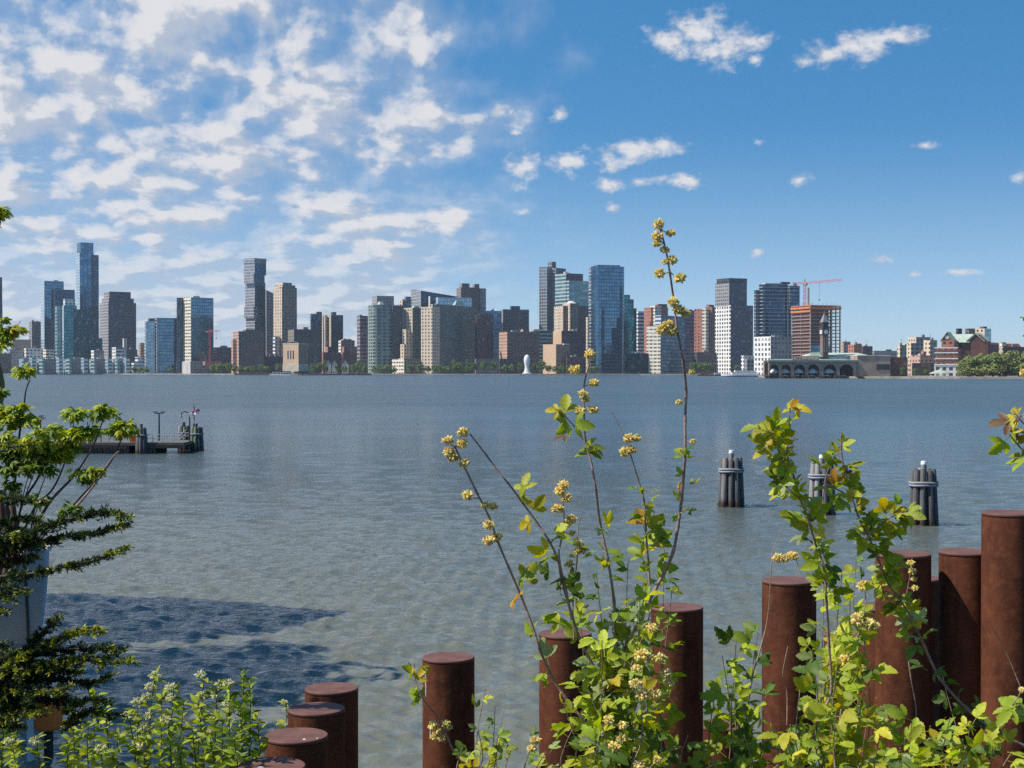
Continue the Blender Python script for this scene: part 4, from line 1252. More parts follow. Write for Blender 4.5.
# gabled red brick building with green copper roof
GD = 1300.0
def gx(px): return xat(px, GD)
def gz(py): return zat(py, GD)
def gp(px, y): return (gx(px) * y / GD, y)
gb = thing('gabled_brick_building', 'red brick building with tall gables, white bands and a pale green roof', 'building', (gx(955), GD, LAND_Z))
b = MB(); b.prism([gp(935, GD), gp(958, GD), gp(958, GD + 45), gp(935, GD + 45)], LAND_Z - .4, gz(365), [0] * 4, 1); b.build('white_base', [FA['white'], m_roofgrey], gb)
for k, (xa, xb, ya, yb, mk) in enumerate([(935.5, 957.8, 365, 358.5, 'brickR'), (936.2, 957.5, 358.4, 352.6, 'brickR'), (937, 957, 352.5, 347.6, 'brickR'), (941.5, 953.5, 347.5, 340.5, 'brickR')]):
    b = MB(); b.prism([gp(xa, GD + .3 + k * .4), gp(xb, GD + .3 + k * .4), gp(xb, GD + 44), gp(xa, GD + 44)], gz(ya) + .01, gz(yb), [0] * 4, 1); b.build('brick_tier', [FA[mk], m_roofgrey], gb)
for y_ in (364.6, 358.6, 352.7, 347.7):
    b = MB(); b.box(((gx(935.2) + gx(957.9)) / 2, GD - .1, gz(y_)), (gx(957.9) - gx(935.2), 1.2, .9)); b.build('white_band', m_white, gb)
def gable(xa, xb, ye, yp, yy0, yy1, nm, mat):
    b = MB()
    xm = (xa + xb) / 2
    b.prism([gp(xa, yy0), gp(xb, yy0), gp(xb, yy1), gp(xa, yy1)], LAND_Z, gz(ye))
    for y_ in (yy0, yy1):
        p = [(*gp(xa, y_), gz(ye)), (*gp(xb, y_), gz(ye)), (*gp(xm, y_), gz(yp))]
        b.face(p if y_ == yy0 else p[::-1])
    b.build(nm, mat, gb)
    for s in (0, 1):
        e = (gx(xb) + .7, gz(ye) - .5) if s else (gx(xa) - .7, gz(ye) - .5)
        r = (gx(xm), gz(yp) + .4)
        b = MB()
        kk = yy1 / GD
        p = [(e[0], yy0 - .8, e[1]), (e[0] * kk, yy1, e[1]), (r[0] * kk, yy1, r[1]), (r[0], yy0 - .8, r[1])]
        b.face(p); b.face([(q[0], q[1], q[2] + .5) for q in reversed(p)])
        b.face([(e[0], yy0 - .8, e[1]), (r[0], yy0 - .8, r[1]), (r[0], yy0 - .8, r[1] + .5), (e[0], yy0 - .8, e[1] + .5)])
        b.build('gable_slope', m_copperpale, gb)
gable(941.6, 953.4, 340.5, 332.6, GD + 4, GD + 11, 'brick_gable', plain('gable_brick', (.34, .13, .085), .9, scale=.3))
gable(967, 983.5, 341, 334, GD + 12, GD + 19, 'dark_gable', plain('dark_gable_brick', (.16, .065, .05), .9, scale=.3))
b = MB()
c0 = Vector((gx(947.5), GD + 3.8, gz(337)))
b.face([c0 + Vector((1.6 * math.cos(t_), 0, 1.6 * math.sin(t_))) for t_ in np.linspace(0, 2 * math.pi, 17)[:-1]])
b.build('round_window', m_white, gb)
b = MB(); b.prism([gp(957, GD + 18), gp(984, GD + 18), gp(984, GD + 50), gp(957, GD + 50)], LAND_Z, gz(342), [0] * 4, 1); b.build('side_wing', [FA['brickD'], m_roofgrey], gb)
b = MB()
e0, e1, r0, r1 = (gx(951), GD + 16, gz(342)), (gx(984), GD + 16, gz(342)), (gx(953), GD + 32, gz(333.3)), (gx(975), GD + 32, gz(333.3))
b.face([e0, e1, r1, r0]); b.face([r0, r1, (gx(984), GD + 48, gz(342)), (gx(951), GD + 48, gz(342))]); b.face([e1, (gx(984), GD + 48, gz(342)), r1])
b.build('copper_roof', m_copperpale, gb)

gb.rotation_euler[2] = -.22
tn = thing('green_pavilion', 'low pale green tent roof pavilion before the gabled brick building', 'pavilion', (xat(942, 1140), 1140, LAND_Z))
b = MB(); b.lathe((xat(942, 1140), 1146, LAND_Z + 2.4), [(8.2, 0), (7.8, .5), (4.0, 1.6), (2.2, 2.4), (.2, 3.0)], 8, ry=.8); b.build('tent_roof', m_copperpale, tn)
for k in range(8):
    a = 2 * math.pi * k / 8
    b = MB(); p = (xat(942, 1140) + 7.2 * math.cos(a), 1146 + 5.6 * math.sin(a)); b.tube([(*p, LAND_Z), (*p, LAND_Z + 2.6)], .2, 6); b.build('post', m_white, tn)

# white excursion yacht at its berth
YD = 1480.0
def yx(px): return xat(px, YD)
ya = thing('excursion_yacht', 'white excursion yacht with a blue waterline lying at the terminal quay', 'yacht', (yx(741), YD, 0))
def boat_hull(x0, x1, beam, z0, z1, mats, zsplit):
    b = MB()
    n = 14
    secs = []
    for k in range(n + 1):
        t_ = k / n
        w = beam / 2 * (1 - max(0, (t_ - .62) / .38) ** 2.2) * (1 - .25 * max(0, (.1 - t_) / .1))
        x_ = x0 + (x1 - x0) * t_
        sheer = z1 + .9 * max(0, t_ - .5) ** 2 * 4 * .4
        secs.append([(x_, YD - w, sheer), (x_, YD - w * .96, zsplit), (x_, YD - w * .85, z0), (x_, YD + w * .85, z0), (x_, YD + w * .96, zsplit), (x_, YD + w, sheer)])
    for s0, s1 in zip(secs[:-1], secs[1:]):
        for i in range(5):
            b.face([s0[i], s0[i + 1], s1[i + 1], s1[i]], 1 if i in (1, 2, 3) else 0)
        b.face([s0[5], s0[0], s1[0], s1[5]], 0)
    b.face(secs[0][::-1]); b.face(secs[-1])
    return b
boat_hull(yx(760), yx(721), 9, -1, 2.6, None, .9).build('hull', [m_white, plain('navy_boot_top', (.03, .06, .16), .4)], ya)
b = MB(); b.box((yx(744), YD, 3.7), (yx(757) - yx(731), 6.6, 2.0)); b.build('lower_deckhouse', m_white, ya)
b = MB(); b.box((yx(744), YD, 3.8), (yx(756) - yx(732), 6.7, .8)); b.build('window_band', m_glassdark, ya)
b = MB(); b.box((yx(745), YD, 5.5), (yx(756) - yx(735), 5.6, 1.5)); b.build('upper_deckhouse', m_white, ya)
b = MB(); b.box((yx(745), YD, 5.6), (yx(755) - yx(736), 5.7, .6)); b.build('window_band', m_glassdark, ya)
b = MB(); b.tube([(yx(742), YD, 6.2), (yx(742), YD, 9)], .14, 5); b.build('mast', m_white, ya)
# low dark barge and people-coloured clutter on the quay left of it
bg = thing('work_barge', 'low dark work barge with a red deck load left of the white yacht', 'barge', (xat(712, 1700), 1700, 0))
b = MB(); b.box((xat(712, 1700), 1700, .6), (34, 10, 2.4)); b.build('hull', m_darkroof, bg)
b = MB(); b.box((xat(704, 1700), 1700, 2.6), (9, 5, 1.6), .02); b.build('deck_load', plain('oxide_red', (.28, .07, .05)), bg)
b = MB(); b.box((xat(717, 1700), 1700, 2.7), (6, 5, 1.8)); b.build('deck_house', m_rooflight, bg)
# ------------------------------------------------------------------ foliage tools
def leaf_material(name, rough=0.45, transl=0.45, spec=0.35):
    """leaf colour comes from each leaf's own hue attribute; light passes through the blade"""
    if name in MATS: return MATS[name]
    m, t, p, out = mat_new(name)
    at_ = t.n('ShaderNodeAttribute', attribute_name='hue')
    p.inputs['Roughness'].default_value = rough
    p.inputs['Specular IOR Level'].default_value = spec
    tc = t.n('ShaderNodeTexCoord').outputs['Object']
    n = t.noise(tc, 60.0 if transl > .3 else 2.0, 3.0, .6)
    mul = t.n('ShaderNodeMix', data_type='RGBA', blend_type='MULTIPLY')
    mul.inputs[0].default_value = 1.0
    t.put(mul.inputs[6], at_.outputs['Color'])
    g = t.lin(n, .25, .75, .78, 1.18)
    t.put(mul.inputs[7], t.xyz(g, g, g))
    c = mul.outputs[2]
    t.put(p.inputs['Base Color'], c)
    tr = t.n('ShaderNodeBsdfTranslucent')
    hs = t.n('ShaderNodeHueSaturation')
    hs.inputs['Hue'].default_value = .485
    hs.inputs['Saturation'].default_value = 1.15
    hs.inputs['Value'].default_value = 1.5
    t.put(hs.inputs['Color'], c)
    t.put(tr.inputs['Color'], hs.outputs[0])
    mx = t.n('ShaderNodeMixShader')
    mx.inputs[0].default_value = transl
    t.put(mx.inputs[1], p.outputs[0]); t.put(mx.inputs[2], tr.outputs[0])
    t.put(out.inputs[0], mx.outputs[0])
    MATS[name] = m
    return m


M_LEAF = leaf_material('leaf_blade', .5, .42, .25)
M_FARLEAF = leaf_material('far_leaf', .6, .25, .2)
M_NEEDLE = leaf_material('needle_blade', .5, .22, .3)
M_BARK = plain('twig_bark', (.29, .195, .15), .85, var=.35, scale=40, bump=.4)
M_BARKD = plain('dark_twig_bark', (.06, .045, .04), .85, var=.35, scale=40, bump=.4)
M_TRUNK = plain('tree_bark', (.09, .07, .055), .9, var=.35, scale=3, bump=.5)


class Leaves:
    """many small blades gathered into one mesh; every blade gets its own hue"""
    def __init__(self):
        self.co, self.fa, self.hu, self.nv = [], [], [], 0

    def add(self, tv, tf, pos, xdir, zdir, scale, hue):
        x = np.array(xdir, float); x /= (np.linalg.norm(x) + 1e-9)
        z = np.array(zdir, float); z = z - x * z.dot(x); z /= (np.linalg.norm(z) + 1e-9)
        y = np.cross(z, x)
        v = (tv * scale) @ np.stack([x, y, z]) + np.array(pos)
        self.co.append(v)
        self.fa.extend([tuple(i + self.nv for i in f) for f in tf])
        self.hu.append(np.tile(np.array([*hue, 1.0]), (len(tv), 1)))
        self.nv += len(tv)

    def build(self, name, mat, parent=None, smooth=True):
        me = bpy.data.meshes.new(name)
        o_ = np.array(ORG.get(parent, Vector((0, 0, 0)))) if parent is not None else np.zeros(3)
        if self.nv == 0: return None
        co = np.concatenate(self.co) - o_
        me.from_pydata(co.tolist(), [], self.fa)
        me.materials.append(mat)
        ca = me.color_attributes.new('hue', 'FLOAT_COLOR', 'POINT')
        ca.data.foreach_set('color', np.concatenate(self.hu).astype(np.float32).ravel())
        if smooth: me.polygons.foreach_set('use_smooth', [True] * len(me.polygons))
        me.update()
        return link_mesh(name, me, parent)


def blade(outline, fold=.25, droop=.25, off=(0, 0), rot=0.0):
    """leaf blade from half-widths along its length, folded on the midrib and drooping to the tip"""
    n = len(outline)
    v, f = [], []
    cs, sn = math.cos(rot), math.sin(rot)
    for i, w in enumerate(outline):
        x = i / (n - 1)
        z = -droop * x * x
        for s in (-1, 0, 1):
            yy = s * w
            zz = z + abs(s) * w * fold
            X, Y = x * cs - yy * sn, x * sn + yy * cs
            v.append((X + off[0], Y + off[1], zz))
    for i in range(n - 1):
        a = i * 3
        f.append((a, a + 3, a + 4, a + 1)); f.append((a + 1, a + 4, a + 5, a + 2))
    return np.array(v), f


def join(*ts):
    vs, fs, n = [], [], 0
    for v, f in ts:
        vs.append(v); fs += [tuple(i + n for i in q) for q in f]; n += len(v)
    return np.concatenate(vs), fs


SUMAC = []
for k in range(6):
    g = random.Random(40 + k)
    o1 = [.015, .07, .15, .25, .21, .31, .25, .30, .18, .15, .015]      # wavy-edged leaflet, widest beyond the middle
    o1 = [w * g.uniform(.85, 1.15) for w in o1]
    o2 = [w * .85 for w in o1]
    pet = blade([.015, .012, .012], 0, 0)
    pet = (pet[0] * np.array([.42, 1, 1]) - np.array([.42, 0, 0]), pet[1])
    t1 = blade(o1, g.uniform(.1, .5), g.uniform(.05, .5))
    s = g.uniform(.62, .8)
    t2 = blade(o2, g.uniform(.1, .5), g.uniform(.1, .6), rot=g.uniform(.85, 1.25)); t2 = (t2[0] * s, t2[1])
    t3 = blade(o2, g.uniform(.1, .5), g.uniform(.1, .6), rot=-g.uniform(.85, 1.25)); t3 = (t3[0] * s, t3[1])
    t = join(t1, t2, t3, pet)
    SUMAC.append((t[0] + np.array([.42, 0, 0]), t[1]))
LANCE = [blade([.02, .12, .19, .2, .16, .09, .01], .35, d) for d in (.1, .3, .5)]
OVAL = [blade([.02, .2, .3, .3, .2, .02], .3, d) for d in (.1, .35)]
SLIM = [blade([.03, .14, .17, .10, .01], .3, d) for d in (.15, .4)]


def rvec(s=1.0):
    return np.array([random.gauss(0, s), random.gauss(0, s), random.gauss(0, s)])


def vary(c, s=.22):
    k = random.uniform(1 - s, 1 + s)
    return (c[0] * k * random.uniform(.88, 1.12), c[1] * k, c[2] * k * random.uniform(.8, 1.2))


# ------------------------------------------------------------------ trees along the far bank
def far_tree_meshes(n, kind):
    out = []
    for k in range(n):
        g = random.Random(100 + k + kind * 17)
        L = Leaves()
        lobes = []
        for _ in range(11 if kind == 0 else 26):
            a = g.uniform(0, 6.28); r = g.uniform(0, .36) if kind == 0 else g.uniform(0, .5)
            lobes.append((r * math.cos(a), r * math.sin(a), g.uniform(.38, .86) - (r * .35) if kind == 0 else g.uniform(.28, .86) - r * .3, g.uniform(.13, .21) if kind == 0 else g.uniform(.15, .22)))
        for lx, ly, lz, lr in lobes:
            tone = g.uniform(.75, 1.2)
            for _ in range(34 if kind == 0 else 80):
                d = np.array([g.gauss(0, 1), g.gauss(0, 1), g.gauss(0, 1)]); d /= np.linalg.norm(d)
                p = np.array([lx, ly, lz]) + d * lr * g.uniform(.55, 1.08)
                c = (.13 * tone, .19 * tone, .045 * tone) if kind == 0 else (.22 * tone, .255 * tone, .075 * tone)
                L.add(OVAL[0][0], OVAL[0][1], p, np.cross(d, [g.gauss(0, 1), g.gauss(0, 1), g.gauss(0, 1)]), d + np.array([0, 0, .5]), g.uniform(.09, .15) if kind == 0 else g.uniform(.075, .115), vary(c, .2))
        co = np.concatenate(L.co)
        me = bpy.data.meshes.new('crown')
        me.from_pydata(co.tolist(), [], L.fa)
        me.materials.append(M_FARLEAF)
        ca = me.color_attributes.new('hue', 'FLOAT_COLOR', 'POINT')
        ca.data.foreach_set('color', np.concatenate(L.hu).astype(np.float32).ravel())
        me.update()
        b = MB()
        b.tube([(0, 0, -.03), (0, 0, .2), (.02, .01, .45), (.0, .02, .7)], [.035, .028, .02, .006], 6)
        for lx, ly, lz, lr in lobes[:6]:
            b.tube([(0.01, 0, .25), (lx * .5, ly * .5, lz * .62 + .08), (lx, ly, lz)], [.016, .01, .004], 5)
        tb = b.build('trunk', M_TRUNK)
        tm = tb.data
        bpy.data.objects.remove(tb)
        ORG.pop(tb, None) if False else None
        out.append((me, tm))
    return out


FT = [far_tree_meshes(4, 0), far_tree_meshes(3, 1)]


def far_tree(px, pw, pytop, D, label, group, kind=0):
    me, tm = random.choice(FT[kind])
    h = zat(pytop, D) - LAND_Z
    w = pw / F * D
    root = thing('tree', label, 'tree', (xat(px, D), D, LAND_Z), group)
    for nm, m_ in (('crown', me), ('trunk', tm)):
        o = bpy.data.objects.new(nm, m_)
        COL.objects.link(o)
        o.parent = root
        ORG[o] = ORG[root]
    root.scale = (w / 1.0, w / 1.0, h / .98)
    root.rotation_euler[2] = random.uniform(0, 6.28)


CLUMPS = [
    ([(134, 8, 366.5), (140, 9, 366), (146, 7, 367)], 'low green tree before the white terraced block', 0),
    ([(171, 7, 367)], 'small green tree at the foot of the blue glass office', 0),
    ([(213, 8, 363.5), (218, 10, 362.5), (224, 10, 363), (230, 9, 362.5), (235, 7, 365)], 'green tree in the row between the beige-edged tower and the pinkish block', 0),
    ([(240, 8, 366), (247, 9, 365.5), (254, 9, 366), (262, 8, 364), (268, 8, 366), (278, 8, 362)], 'green tree in the row below the pinkish brick block', 0),
    ([(313, 7, 363), (319, 9, 362), (325, 8, 361.5), (337, 6, 364), (344, 7, 365)], 'green tree among the white gabled houses', 0),
    ([(352, 8, 364), (359, 11, 361.5), (365, 7, 363)], 'bright green tree left of the grey-green bayed tower', 0),
    ([(375, 8, 365), (381, 9, 365), (387, 10, 363.5), (394, 7, 367)], 'bright green tree in front of the grey-green bayed tower', 0),
    ([(411, 10, 364), (421, 9, 363), (428, 8, 365), (435, 9, 364), (442, 8, 363.5), (448, 8, 365), (455, 11, 360.5), (461, 8, 363), (468, 9, 361), (474, 9, 360.5)], 'green tree in the long row below the green-roofed slab', 0),
    ([(484, 8, 360.5), (493, 8, 361)], 'round tree standing before the low olive-grey shed', 0),
    ([(505, 8, 363), (512, 8, 362.5), (519, 7, 363)], 'green tree left of the white sculpture', 0),
    ([(534, 9, 362), (541, 9, 360), (548, 7, 364), (555, 8, 365), (562, 8, 365), (570, 8, 364.5), (578, 8, 365)], 'green tree right of the white sculpture', 0),
    ([(590, 8, 366), (597, 8, 366)], 'low green tree at the foot of the curved glass tower', 0),
    ([(694, 9, 361.5), (700, 10, 361), (706, 9, 362), (711, 7, 364)], 'green tree in front of the low dark block left of the white grid tower', 0),
    ([(736, 5, 363.5), (750, 5, 364)], 'small tree between the white grid tower and the punched-window block', 0),
    ([(903, 7, 367), (916, 6, 368), (926, 6, 368)], 'low tree in front of the parking deck', 0),
]
for spots, lab, kind in CLUMPS:
    single = len(spots) == 1
    for px, pw, yt in spots:
        D = shore_D(px) + random.uniform(9, 22)
        far_tree(px, pw * 1.18, yt - .8, D, lab, None if single else lab.replace('green tree', 'green trees').replace(' tree ', ' trees '), kind)
BIG = [(968, 20, 355.5), (980, 22, 353), (993, 22, 352), (1006, 24, 351), (1019, 24, 350.5), (1034, 24, 351)]
for px, pw, yt in BIG:
    far_tree(px, pw * 1.25, yt, 1150 + random.uniform(0, 16), 'big olive-green tree of the clump right of the gabled brick building', 'big trees of the clump at the right end of the far bank', 1)

# ------------------------------------------------------------------ mooring dolphins in the river
m_pile = []
for k, c in enumerate([(.16, .155, .155), (.07, .068, .07), (.12, .155, .10), (.085, .085, .085), (.23, .225, .22)]):
    nm = 'pile_timber_' + ('grey', 'dark', 'green', 'black', 'pale')[k]
    m_, t, p, out = mat_new(nm)
    tc = t.n('ShaderNodeTexCoord').outputs['Object']
    gr = t.noise(t.vm('MULTIPLY', tc, (9, 9, .7)), 2.0, 6, .65)
    x, y, z = t.sep(tc)
    wet = t.smooth(t.m('ADD', z, t.m('MULTIPLY', gr, .25)), .25, .62)
    base = t.mix(t.smooth(gr, .3, .7), tuple(q * .55 for q in c), tuple(q * 1.5 for q in c))
    t.put(p.inputs['Base Color'], t.mix(wet, (.045, .028, .018), base))
    t.put(p.inputs['Roughness'], t.lin(wet, 0, 1, .45, .85))
    bn = t.n('ShaderNodeBump'); bn.inputs['Strength'].default_value = .6; bn.inputs['Distance'].default_value = .02
    t.put(bn.inputs['Height'], gr); t.put(p.inputs['Normal'], bn.outputs[0])
    m_pile.append(m_)
m_rope = plain('galvanised_wire_wrap', (.24, .25, .28), .6, var=.25, scale=12)
m_cap = plain('white_pile_cap', (.66, .66, .68), .5, var=.12, scale=6)


def dolphin(px, py_water, label, group, h=2.33, rtop=.50, rbot=.56, cap=True, wraps=2, king=.34, seed=0):
    D = CAM_Z * F / (py_water - HORIZON)
    g = random.Random(seed)
    X = xat(px, D)
    root = thing('mooring_dolphin', label, 'mooring dolphin', (X, D, 0), group)
    n = 9
    for k in range(n):
        a = 2 * math.pi * (k + g.uniform(-.08, .08)) / n + seed
        pr = .128 + g.uniform(-.014, .014)
        top = Vector((X + (rtop - .1) * math.cos(a), D + (rtop - .1) * math.sin(a), h + g.uniform(-.06, .05)))
        bot = Vector((X + (rbot + .05) * math.cos(a), D + (rbot + .05) * math.sin(a), -2.0))
        b = MB()
        b.tube([bot, bot.lerp(top, .5), top - Vector((0, 0, .03)), top], [pr * 1.08, pr * 1.03, pr, pr * .8], 12)
        b.build('pile', m_pile[g.choice((0, 1, 2, 3, 3, 4))], root, smooth='auto')
    if cap:
        b = MB(); b.tube([(X, D, -1), (X, D, h + king - .14)], [.13, .12], 12); b.build('king_pile', m_pile[4], root, smooth='auto')
        b = MB(); b.lathe((X, D, h + king - .15), [(.12, 0), (.13, .02), (.13, .05), (.118, .07), (.118, .15), (.11, .165), (.03, .17)], 14); b.build('cap', m_cap, root, smooth='auto')
    for w in range(wraps):
        zz = h * .72 + w * .11
        rr = rtop + .055 + (1 - zz / h) * (rbot - rtop)
        b = MB()
        ring = [(X + rr * math.cos(q) * (1 + .015 * math.sin(5 * q)), D + rr * math.sin(q), zz + .012 * math.sin(3 * q + w)) for q in np.linspace(0, 2 * math.pi, 33)]
        b.tube(ring, .052, 8, cap=False)
        b.build('wire_wrap', m_rope, root, smooth=True)
    return root


dolphin(731.5, 506.5, 'mooring dolphin of tarred timber piles standing left of the tall leafy shoots', 'timber mooring dolphins with white caps', seed=1)
dolphin(822, 514.5, 'mooring dolphin half hidden behind the leaves of the right shrub', 'timber mooring dolphins with white caps', seed=2)
dolphin(924, 525, 'nearest mooring dolphin, showing green-stained piles above the rusty posts', 'timber mooring dolphins with white caps', seed=3)

# ------------------------------------------------------------------ work pier at left
PD = 117.0
def wx(px): return xat(px, PD)
def wz(py): return zat(py, PD)
deck_z = wz(442.5)
pier = thing('work_pier', 'dark timber work pier with white railings standing out in the river', 'pier', (wx(130), PD, 0))
b = MB(); b.box(((wx(20) + wx(184)) / 2, PD + 2.0, deck_z - .12), (wx(184) - wx(20), 4.4, .24)); b.build('deck', plain('pier_deck', (.13, .12, .11), .9, var=.3, scale=1), pier)
b = MB(); b.box(((wx(20) + wx(128)) / 2, PD - .35, deck_z - .3), (wx(128) - wx(20), .2, .26)); b.build('fascia', m_darkwood, pier)
b = MB(); b.box(((wx(148) + wx(184)) / 2, PD - .35, deck_z - .3), (wx(184) - wx(148), .2, .26)); b.build('fascia', m_darkwood, pier)
k = 0
for px in np.arange(24, 186, 2.6):
    if 129 < px < 136: continue
    for yy in (PD - .1, PD + 3.9):
        b = MB(); r = .12 + .03 * random.random()
        x_ = wx(px) + random.uniform(-.04, .04)
        b.tube([(x_, yy, -2), (x_, yy, deck_z - .25)], [r * 1.1, r], 8); b.build('pile', m_pile[random.choice((1, 3, 3, 0))], pier, smooth='auto')
        k += 1
        if k >= 96: break
    if k >= 96: break
m_rail = plain('galvanised_rail', (.36, .36, .37), .5, var=.15, scale=5)
for (xa, xb) in ((75, 128), (147.5, 183)):
    for yy in (PD - .1, PD + 4.0):
        b = MB()
        n = int((xb - xa) / 4.6)
        for q in range(n + 1):
            x_ = wx(xa) + (wx(xb) - wx(xa)) * q / n
            b.tube([(x_, yy, deck_z), (x_, yy, deck_z + .62)], .022, 6)
            if q < n:
                x2 = wx(xa) + (wx(xb) - wx(xa)) * (q + 1) / n
                if q % 2: b.tube([(x_, yy, deck_z + .05), (x2, yy, deck_z + .58)], .014, 5)
        for zz in (.34, .62):
            b.tube([(wx(xa), yy, deck_z + zz), (wx(xb), yy, deck_z + zz)], .022, 6)
        b.build('railing', m_rail, pier)


def lamp_post(px, ytop, arm, label, Y=PD + 3, base=None):
    X = xat(px, Y)
    root = thing('lamp_post', label, 'lamp post', (X, Y, deck_z), 'slim lamp posts on the work pier')
    zt_ = zat(ytop, Y)
    b = MB(); b.tube([(X, Y, deck_z), (X, Y, zt_)], [.075, .055], 8); b.build('pole', m_darkwood, root, smooth='auto')
    w = arm / F * Y
    b = MB(); b.tube([(X - w, Y, zt_), (X + w, Y, zt_)], .045, 6); b.build('cross_arm', m_darkwood, root)
    for s in (-1, 1):
        b = MB(); b.box((X + s * w * .85, Y, zt_ + .09), (.34, .2, .14)); b.build('lamp_head', m_steel, root)


lamp_post(116, 414.5, 4.6, 'T-shaped lamp post at the middle of the work pier behind the maple leaves')
lamp_post(159, 413.2, 4.4, 'T-shaped lamp post on the right half of the work pier')
lamp_post(36.5, 417, 5.5, 'T-shaped lamp post seen through the left maple leaves', PD + 2)
lamp_post(40.3, 419, 3.5, 'shorter T-shaped lamp post seen through the left maple leaves', PD + 3.5)
# davit lamp, spotted mast, flag
X, Y = wx(182.6), PD + 2.5
dv = thing('davit_lamp', 'curved davit lamp at the right end of the work pier', 'lamp post', (X, Y, deck_z))
b = MB(); zt_ = zat(411.5, Y)
b.tube([(X, Y, deck_z), (X, Y, zt_ - .4), (X - .12, Y, zt_ - .1), (X - .35, Y, zt_), (X - .62, Y, zt_ - .08), (X - .7, Y, zt_ - .3)], [.07, .05, .045, .04, .04, .04], 8); b.build('pole', m_darkwood, dv, smooth='auto')
b = MB(); b.lathe((X - .7, Y, zt_ - .5), [(.05, 0), (.14, .04), (.08, .2), (.03, .24)], 10); b.build('lamp_shade', m_steel, dv)
X, Y = wx(184.5), PD + 3.4
ms = thing('signal_mast', 'dark notched signal mast rising behind the end piles of the work pier', 'mast', (X, Y, deck_z))
b = MB(); b.tube([(X, Y, deck_z), (X, Y, zat(404.5, Y))], [.08, .035], 8); b.build('pole', m_darkwood, ms, smooth='auto')
b = MB()
for q in range(9):
    b.lathe((X, Y, zat(424 - q * 2.1, Y)), [(.045, 0), (.09, .03), (.09, .09), (.045, .12)], 8)
b.build('insulator_rings', m_steel, ms)
X, Y = wx(196), PD - 1.6
fl = thing('flagpole', 'leaning white flagpole with a red and white flag on the end dolphin', 'flag', (X, Y, wz(424)))
p0, p1 = at(196, 424, Y), at(188, 413.8, Y)
b = MB(); b.tube([p0, p1], [.035, .025], 6); b.build('pole', m_white, fl)
b = MB()
A0 = at(192.2, 414, Y); n = 8
for q in range(n):
    for r in range(2):
        def fp_(i, j):
            return A0 + Vector((i / n * .58, .06 * math.sin(i * 1.1), .16 * j - .13 + i / n * .22 + .03 * math.sin(i * 1.3)))
        b.face([fp_(q, r), fp_(q + 1, r), fp_(q + 1, r + 1), fp_(q, r + 1)], r)
b.build('flag_cloth', [m_white, m_redpaint], fl)
b = MB(); b.tube([p1, A0 + Vector((0, 0, .1))], .012, 4); b.build('halyard', m_white, fl)
for px, yw, lab, sd, hh, rt in ((141.5, 453.7, 'mooring dolphin in front of the middle of the work pier', 11, 2.0, .36), (184, 450, 'left one of the two dolphins at the right end of the work pier', 12, 1.95, .44), (196.5, 451, 'right one of the two dolphins at the right end of the work pier', 13, 1.9, .46), (66, 452, 'mooring dolphin at the left of the work pier behind the maple leaves', 14, 1.55, .42)):
    r_ = dolphin(px, yw, lab, 'dark pile clusters beside the work pier', h=hh, rtop=rt, rbot=rt + .06, cap=False, wraps=1, seed=sd)
    Xd, Yd = r_.location.x, r_.location.y
    b = MB(); b.tube([(Xd - .03, Yd, hh - .3), (Xd - .03, Yd, hh + .32)], .12, 10); b.build('king_pile', m_pile[3], r_, smooth='auto')
# things on the deck
ob = thing('storage_bin', 'bright orange storage bin on the work pier', 'bin', (wx(132.3), PD + .6, deck_z))
b = MB(); b.prism([(wx(128.8), PD + .2), (wx(135.8), PD + .2), (wx(135.8), PD + 1.0), (wx(128.8), PD + 1.0)], deck_z, deck_z + .42, inset=1.04); b.build('bin_body', plain('orange_plastic', (.72, .16, .03), .45, var=.12), ob)
b = MB(); b.box((wx(132.3), PD + .6, deck_z + .47), (.58, .9, .09)); b.build('lid', plain('orange_plastic', (.72, .16, .03)), ob)
for k, (xa, lab) in enumerate(((82, 'left one of the pink and white barriers on the work pier'), (88.5, 'middle one of the pink and white barriers on the work pier'), (95, 'right one of the pink and white barriers on the work pier'))):
    br = thing('barrier', lab, 'barrier', (wx(xa), PD + .9, deck_z), 'pink and white barriers on the work pier')
    for q in range(2):
        b = MB(); b.box((wx(xa), PD + .9, deck_z + .38 + q * .3), (.44, .06, .16)); b.build('rail_board', (plain('faded_red_board', (.5, .16, .13)), m_white)[(q + k) % 2], br)
    for s in (-1, 1):
        b = MB(); b.box((wx(xa) + s * .2, PD + .9, deck_z + .36), (.05, .3, .72)); b.build('leg', m_rail, br)
gw = thing('gangway', 'sloping white gangway rail leading to the end dolphins', 'gangway', (wx(182), PD, deck_z))
b = MB()
for zz in (0, .3):
    b.tube([(wx(178), PD - .6, deck_z + .1 + zz), (wx(190), PD - 1.2, wz(430) + zz - .2)], .03, 6)
b.build('handrail', m_rail, gw)

